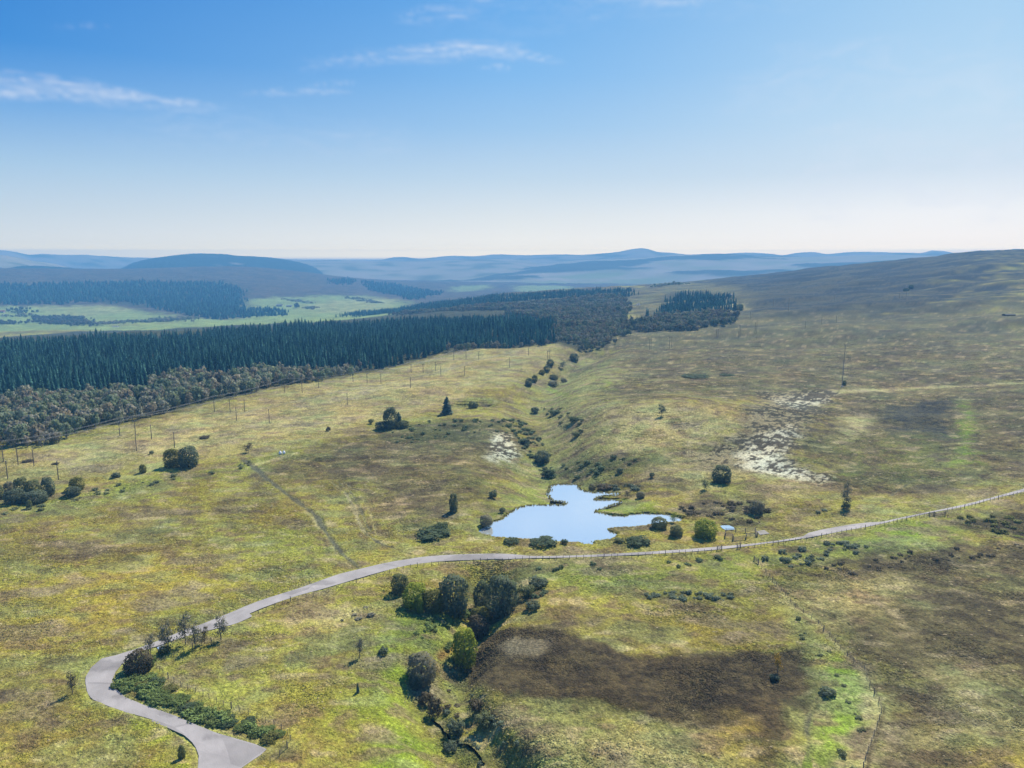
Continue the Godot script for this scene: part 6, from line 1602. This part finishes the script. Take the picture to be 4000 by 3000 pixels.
# ------------------------------------------------------------------ poles
const POLES := [
	[-203.8,-275.3,6.0,"arm","first from the left: wooden pole with crossarm of the line along the wood edge","poles of the line along the wood"],
	[-195.4,-271.6,6.2,"arm","second from the left: wooden pole with crossarm of the line along the wood edge","poles of the line along the wood"],
	[-180.7,-318.6,6.3,"arm","third from the left: wooden pole with crossarm of the line along the wood edge","poles of the line along the wood"],
	[-174.5,-320.5,5.0,"arm","fourth from the left: wooden pole with crossarm of the line along the wood edge","poles of the line along the wood"],
	[-159.3,-372.4,8.9,"arm","fifth from the left: wooden pole with crossarm of the line along the wood edge","poles of the line along the wood"],
	[-150.3,-370.9,7.4,"arm","sixth from the left: wooden pole with crossarm of the line along the wood edge","poles of the line along the wood"],
	[-138.5,-426.1,7.0,"arm","seventh from the left: wooden pole with crossarm of the line along the wood edge","poles of the line along the wood"],
	[-127.1,-423.4,6.7,"arm","eighth from the left: wooden pole with crossarm of the line along the wood edge","poles of the line along the wood"],
	[-96.7,-467.7,5.3,"arm","ninth from the left: wooden pole with crossarm of the line along the wood edge","poles of the line along the wood"],
	[-87.2,-466.2,6.0,"arm","tenth from the left: wooden pole with crossarm of the line along the wood edge","poles of the line along the wood"],
	[-75.3,-524.5,5.2,"arm","eleventh from the left: wooden pole with crossarm of the line along the wood edge","poles of the line along the wood"],
	[-66,-522.1,6.3,"arm","twelfth from the left: wooden pole with crossarm of the line along the wood edge","poles of the line along the wood"],
	[-57.2,-526.8,5.9,"arm","thirteenth from the left: wooden pole with crossarm of the line along the wood edge","poles of the line along the wood"],
	[-47.6,-576.9,6.7,"arm","fourteenth from the left: wooden pole with crossarm of the line along the wood edge","poles of the line along the wood"],
	[-37.8,-580.4,7.6,"arm","fifteenth from the left: wooden pole with crossarm of the line along the wood edge","poles of the line along the wood"],
	[-27,-571.9,5.0,"arm","sixteenth from the left: wooden pole with crossarm of the line along the wood edge","poles of the line along the wood"],
	[-186.1,-252.4,6.0,"single","first from the left: plain wooden pole of the lines across the straw field","poles across the straw field"],
	[-186.9,-268.3,5.4,"single","second from the left: plain wooden pole of the lines across the straw field","poles across the straw field"],
	[-167,-251.8,6.6,"single","third from the left: plain wooden pole of the lines across the straw field","poles across the straw field"],
	[-159,-291.7,7.2,"single","fourth from the left: plain wooden pole of the lines across the straw field","poles across the straw field"],
	[-162.8,-312.1,6.2,"single","fifth from the left: plain wooden pole of the lines across the straw field","poles across the straw field"],
	[-145.2,-296.7,7.1,"single","sixth from the left: plain wooden pole of the lines across the straw field","poles across the straw field"],
	[-138.9,-350,6.5,"single","seventh from the left: plain wooden pole of the lines across the straw field","poles across the straw field"],
	[-143,-372.2,5.8,"single","eighth from the left: plain wooden pole of the lines across the straw field","poles across the straw field"],
	[-121.1,-346.2,7.2,"single","ninth from the left: plain wooden pole of the lines across the straw field","poles across the straw field"],
	[-122,-441.6,3.2,"single","tenth from the left: plain wooden pole of the lines across the straw field","poles across the straw field"],
	[-92.5,-391.5,7.0,"single","eleventh from the left: plain wooden pole of the lines across the straw field","poles across the straw field"],
	[-107.7,-474.8,4.0,"single","twelfth from the left: plain wooden pole of the lines across the straw field","poles across the straw field"],
	[-63.8,-440,6.4,"single","thirteenth from the left: plain wooden pole of the lines across the straw field","poles across the straw field"],
	[-51,-503.1,6.8,"single","fourteenth from the left: plain wooden pole of the lines across the straw field","poles across the straw field"],
	[-33.5,-496.1,6.7,"single","fifteenth from the left: plain wooden pole of the lines across the straw field","poles across the straw field"],
	[-1.9,-531.7,7.7,"single","sixteenth from the left: plain wooden pole of the lines across the straw field","poles across the straw field"],
	[14,-601,6.5,"single","seventeenth from the left: plain wooden pole of the lines across the straw field","poles across the straw field"],
	[29.9,-574.3,7.5,"twin","first from the left: twin legged wooden pole standing on the moor","twin poles on the moor"],
	[121.7,-621.8,9.5,"twin","second from the left: twin legged wooden pole standing on the moor","twin poles on the moor"],
	[143,-637.2,9.9,"twin","third from the left: twin legged wooden pole standing on the moor","twin poles on the moor"],
	[196.8,-680,8.6,"twin","fourth from the left: twin legged wooden pole standing on the moor","twin poles on the moor"],
	[217.4,-677.6,11.5,"twin","fifth from the left: twin legged wooden pole standing on the moor","twin poles on the moor"],
	[234.3,-681.6,11.8,"twin","sixth from the left: twin legged wooden pole standing on the moor","twin poles on the moor"],
	[271.7,-811.8,8.8,"arm","first from the left: thin pole far up the right hand hillside","poles on the right hillside"],
	[352.4,-963.5,10.4,"arm","second from the left: thin pole far up the right hand hillside","poles on the right hillside"],
	[328.3,-846.9,19.5,"arm","third from the left: thin pole far up the right hand hillside","poles on the right hillside"],
	[284.2,-687.9,4.5,"arm","fourth from the left: thin pole far up the right hand hillside","poles on the right hillside"],
	[315.4,-724.2,5.2,"arm","fifth from the left: thin pole far up the right hand hillside","poles on the right hillside"],
	[436.5,-967.5,8.7,"arm","sixth from the left: thin pole far up the right hand hillside","poles on the right hillside"],
	[343.4,-753.1,7.3,"arm","seventh from the left: thin pole far up the right hand hillside","poles on the right hillside"],
	[483.7,-892.9,7.4,"arm","eighth from the left: thin pole far up the right hand hillside","poles on the right hillside"],
	[496.8,-901.9,7.4,"arm","ninth from the left: thin pole far up the right hand hillside","poles on the right hillside"]]
const CABLES := [[Vector2(-203.8,-275.3),Vector2(-180.7,-318.6),Vector2(-159.3,-372.4),Vector2(-138.5,-426.1),Vector2(-96.7,-467.7),Vector2(-75.3,-524.5),Vector2(-57.2,-526.8),Vector2(-37.8,-580.4)],[Vector2(-195.4,-271.6),Vector2(-174.5,-320.5),Vector2(-150.3,-370.9),Vector2(-127.1,-423.4),Vector2(-87.2,-466.2),Vector2(-66,-522.1),Vector2(-47.6,-576.9),Vector2(-27,-571.9)]]

func build_poles() -> void:
	var wood := paint_mat("pole timber", lin(0.12, 0.105, 0.09))
	var metal := paint_mat("pole fittings", lin(0.35, 0.36, 0.38), 0.5)
	var shaft := CylinderMesh.new()
	shaft.top_radius = 0.75
	shaft.bottom_radius = 1.0
	shaft.height = 1.0
	shaft.radial_segments = 7
	shaft.rings = 1
	for p in POLES:
		var tall: float = clampf(p[2], 7.0, 16.0)
		var t := thing("pole", p[4], "pole", on(Vector2(p[0], p[1])), p[5])
		t.rotation.y = rng.randf_range(-0.3, 0.3) + 0.8
		var legs: Array = [0.0] if p[3] != "twin" else [-1.3, 1.3]
		for x: float in legs:
			part("shaft", shaft, wood, t, Transform3D(Basis.from_scale(Vector3(0.17, tall, 0.17)), Vector3(x, tall * 0.5 - 0.1, 0)))
		if p[3] != "single":
			var wd := 2.4 if p[3] == "arm" else 4.6
			part("crossarm", box_mesh(Vector3(wd, 0.18, 0.16)), wood, t, Transform3D(Basis(), Vector3(0, tall - 0.45, 0.2)))
			for x: float in [-0.45, 0.0, 0.45]:
				part("insulator", box_mesh(Vector3(0.14, 0.32, 0.14)), metal, t, Transform3D(Basis(), Vector3(x * wd, tall - 0.18, 0.2)))
		else:
			part("cap", box_mesh(Vector3(0.3, 0.08, 0.3)), metal, t, Transform3D(Basis(), Vector3(0, tall - 0.06, 0)))
	var number := 0
	for c in CABLES:
		number += 1
		var line := PackedVector2Array(c)
		var t := thing("power_cable", ["slack cables of the line nearer the wood edge", "slack cables of the line just outside the wood edge"][number - 1], "cable", on(line[0]))
		for side: float in [-0.9, 0.0, 0.9]:
			var st := SurfaceTool.new()
			st.begin(Mesh.PRIMITIVE_TRIANGLES)
			for k in line.size() - 1:
				var a := on(line[k]) + Vector3(side * 0.7, 8.6, side * 0.7)
				var b := on(line[k + 1]) + Vector3(side * 0.7, 8.6, side * 0.7)
				var prev := a
				for s in range(1, 9):
					var f := s / 8.0
					var q := a.lerp(b, f) - Vector3(0, 1.1 * 4.0 * f * (1.0 - f), 0)
					limb(st, prev - t.position, q - t.position, 0.03, 0.03, 3)
					prev = q
			part("strand", st.commit(), metal, t)
	mast(Vector3(197.7,0,-419.3), 25.2)

func mast(at: Vector3, tall: float) -> void:
	var metal := paint_mat("mast steel", lin(0.16, 0.17, 0.18), 0.5)
	var foot := on(Vector2(at.x, at.z))
	var t := thing("mast", "tall slender grey mast standing alone on the right hand moor", "mast", foot)
	part("shaft", bar(Vector3.ZERO, Vector3(0, tall, 0), 0.2, 0.14), metal, t)
	part("footing", box_mesh(Vector3(1.2, 0.5, 1.2)), paint_mat("concrete", lin(0.35, 0.34, 0.32)), t, Transform3D(Basis(), Vector3(0, 0.15, 0)))
	for k in 3:
		var a := TAU * k / 3.0
		part("guy_wire", bar(Vector3(0, tall * 0.9, 0), Vector3(cos(a) * 11.0, -0.2, sin(a) * 11.0), 0.012, 0.012), metal, t)

# ------------------------------------------------------------------ buildings and small things
const HOUSES := [
	["white cottage beyond the plantation, left of three",-235.1,-1596.1,5.7,5.2,9,"white","slate"],
	["long white cottage beyond the plantation, in the middle of three",-206.8,-1498.5,6.5,4.3,9,"white","slate"],
	["small white cottage beyond the plantation, right of three",-206.6,-1567.3,3.9,4.5,8,"white","slate"],
	["long low grey farm building in the green fields",-807.6,-2480,19.6,7.1,12,"grey","slate"],
	["farmhouse beside the dark tree in the green fields",-767.7,-2460,17.6,7.1,12,"grey","slate"],
	["long low cottage among the trees of the valley wood",143.8,-1285.8,12.0,3.7,10,"white","slate"],
	["small white cottage beside the valley road",211.2,-1194.8,4.3,3.0,8,"white","slate"],
	["low grey roofed house above the small wood",391.3,-1284.7,6.4,2.8,9,"grey","slate"],
	["long dark stone sheepfold hut on the right hillside",475.2,-681.3,9.3,2.0,6,"dark","moss"],
	["red roofed farmhouse among trees at the far left",-1529.5,-2139.9,12.3,7.7,10,"grey","red"],
	["pale shed among the fields beyond the plantation",-957.3,-1715.9,11.1,3.1,10,"white","slate"]]

func prism(w: float, h: float, d: float) -> PrismMesh:
	var m := PrismMesh.new()
	m.size = Vector3(w, h, d)
	return m

func build_buildings() -> void:
	var glass := paint_mat("window glass", lin(0.05, 0.06, 0.08), 0.15)
	var wall := {"white": paint_mat("white render", lin(0.78, 0.77, 0.74)), "grey": paint_mat("grey stone", lin(0.33, 0.31, 0.28)), "dark": paint_mat("dark stone", lin(0.08, 0.075, 0.07))}
	var roof := {"slate": paint_mat("slate", lin(0.16, 0.165, 0.18), 0.6), "moss": paint_mat("turfed roof", lin(0.06, 0.06, 0.05)), "red": paint_mat("red tile", lin(0.3, 0.1, 0.06))}
	for b in HOUSES:
		var w: float = b[3]
		var full: float = b[4]
		var h := full * 0.55
		var d: float = minf(b[5], w)
		var t := thing("house", b[0], "house", on(Vector2(b[1], b[2])) - Vector3(0, 0.3, 0))
		part("wall", box_mesh(Vector3(w, h, d)), wall[b[6]], t, Transform3D(Basis(), Vector3(0, h * 0.5, 0)))
		var rf := part("roof", prism(d + 0.8, full - h, w + 0.6), roof[b[7]], t, Transform3D(Basis(Vector3.UP, PI / 2), Vector3(0, h + (full - h) * 0.5 + 0.003, 0)))
		if b[6] != "dark":
			part("chimney", box_mesh(Vector3(1.1, 2.2, 1.1)), wall[b[6]], rf, Transform3D(Basis(), Vector3(0, (full - h) * 0.5, w * 0.3)))
			for x: float in [-0.3, 0.3]:
				part("window", box_mesh(Vector3(w * 0.12, h * 0.35, 0.1)), glass, t, Transform3D(Basis(), Vector3(w * x, h * 0.5, d * 0.5 + 0.03)))
		part("door", box_mesh(Vector3(1.2, minf(2.1, h * 0.8), 0.12)), paint_mat("door", lin(0.1, 0.08, 0.06)), t, Transform3D(Basis(), Vector3(0, minf(2.1, h * 0.8) * 0.5, d * 0.5 + 0.03)))
	var tree := thing("farm_tree", "dark broad tree beside the farmhouse in the far green fields", "tree", on(Vector2(-734.7,-2438.3)))
	part("trunk", trunk_mesh(61, 4, 0.05, 0.7), paint_mat("bark", lin(0.12, 0.1, 0.085)), tree, Transform3D(Basis.from_scale(Vector3(20, 20, 20)), Vector3.ZERO))
	part("crown", leaf_crown(62, blob_lobes(63, 7), 400, 0.08), leaf_mat("leaf", 0.07, 0.08, 0.04, 0.2), tree, Transform3D(Basis.from_scale(Vector3(19, 21, 19)), Vector3.ZERO))

const SLAB := [Vector2(72.9,-200.7),Vector2(75.3,-201.5),Vector2(75.9,-198.7),Vector2(72.7,-197.8)]
const POOL := [Vector2(63.3,-205.8),Vector2(66,-206.2),Vector2(67.1,-204.3),Vector2(66.8,-202.3),Vector2(64,-202),Vector2(63.4,-203.6)]
const PUDDLE := [Vector2(-74.4,-137.1),Vector2(-74.2,-138.1),Vector2(-73.5,-138.3),Vector2(-72.6,-136.5),Vector2(-73.3,-135.7)]
const STREAM := [Vector2(-7.8,-166.2),Vector2(-8.4,-164),Vector2(-9.3,-160.6),Vector2(-10.4,-157.4)]
const STREAM2 := [Vector2(-14.9,-120.2),Vector2(-12.1,-116),Vector2(-9.5,-113.2),Vector2(-6.7,-110.5),Vector2(-4.1,-107)]
const SACKS := [Vector2(-96,-285.1),Vector2(-94.7,-285.9)]
const ROCK := [Vector2(-13.4,-174.2),Vector2(-10.4,-175),Vector2(-7.5,-176.7)]

func ribbon(pts: Array, wide: float, rise: float) -> ArrayMesh:
	var line := PackedVector2Array(pts)
	var st := SurfaceTool.new()
	st.begin(Mesh.PRIMITIVE_TRIANGLES)
	var fine := PackedVector2Array()
	for k in line.size() - 1:
		for s in 8:
			var q := line[k].lerp(line[k + 1], s / 8.0)
			fine.append(q + Vector2(spot.get_noise_2d(q.x / 3.0, q.y / 3.0), spot.get_noise_2d(q.y / 3.0, q.x / 3.0)) * 0.6)
	for k in fine.size():
		var d := (fine[mini(k + 1, fine.size() - 1)] - fine[maxi(k - 1, 0)]).normalized()
		var sd := Vector2(-d.y, d.x) * wide * (0.5 + 0.25 * spot.get_noise_1d(k * 0.9))
		for p: Vector2 in [fine[k] - sd, fine[k] + sd]:
			st.set_normal(Vector3.UP)
			st.set_uv(p * 0.2)
			st.add_vertex(Vector3(p.x, ground_y(fine[k].x, fine[k].y) + rise, p.y))
	for k in fine.size() - 1:
		for i in [k * 2, k * 2 + 1, k * 2 + 3, k * 2, k * 2 + 3, k * 2 + 2]:
			st.add_index(i)
	return st.commit()

func build_small() -> void:
	var concrete := paint_mat("old concrete", lin(0.24, 0.235, 0.22))
	var slab := PackedVector2Array(SLAB)
	var mid := Vector2.ZERO
	for p in slab:
		mid += p / slab.size()
	var base := on(mid)
	var st := SurfaceTool.new()
	st.begin(Mesh.PRIMITIVE_TRIANGLES)
	st.set_smooth_group(-1)
	for k in 4:
		var a := Vector3(slab[k].x, 0.12, slab[k].y)
		var b := Vector3(slab[(k + 1) % 4].x, 0.12, slab[(k + 1) % 4].y)
		var dn := Vector3(0, -0.7, 0)
		for q: Vector3 in [a, b, b + dn, a, b + dn, a + dn, a, Vector3(mid.x, 0.13, mid.y), b]:
			st.add_vertex(q - Vector3(mid.x, 0, mid.y))
	st.generate_normals()
	var o := MeshInstance3D.new()
	o.name = "concrete_slab"
	o.mesh = st.commit()
	o.material_override = concrete
	o.position = base
	add_child(o)
	tag(o, "pale concrete slab beside the wooden sheep pen", "slab")
	sheet("pool_water", flat_mesh(POOL, height(POOL[0].x, POOL[0].y) - 0.12), water_mat(), "bright white pool of water behind the wooden pen")
	sheet("puddle_water", flat_mesh(PUDDLE, height(PUDDLE[0].x, PUDDLE[0].y) - 0.1), water_mat(), "blue puddle on the verge beside the roadside birches")
	sheet("stream_water", ribbon(STREAM, 0.9, 0.25), water_mat(), "glinting stream between the two big willows")
	sheet("stream_water", ribbon(STREAM2, 0.4, 0.2), water_mat(), "narrow stream at the bottom of the gully")
	for k in 2:
		var t := thing("white_sack", ["left one of two white sacks beside the field track", "right one of two white sacks beside the field track"][k], "sack", on(SACKS[k]))
		var m := SphereMesh.new()
		m.radius = 0.6
		m.height = 1.5
		m.radial_segments = 10
		m.rings = 5
		part("bag", m, paint_mat("white plastic", lin(0.8, 0.82, 0.85), 0.5), t, Transform3D(Basis(), Vector3(0, 0.6, 0)))
		part("tied_neck", bar(Vector3(0, 1.2, 0), Vector3(0.05, 1.6, 0), 0.12, 0.22), paint_mat("white plastic", lin(0.8, 0.82, 0.85), 0.5), t)
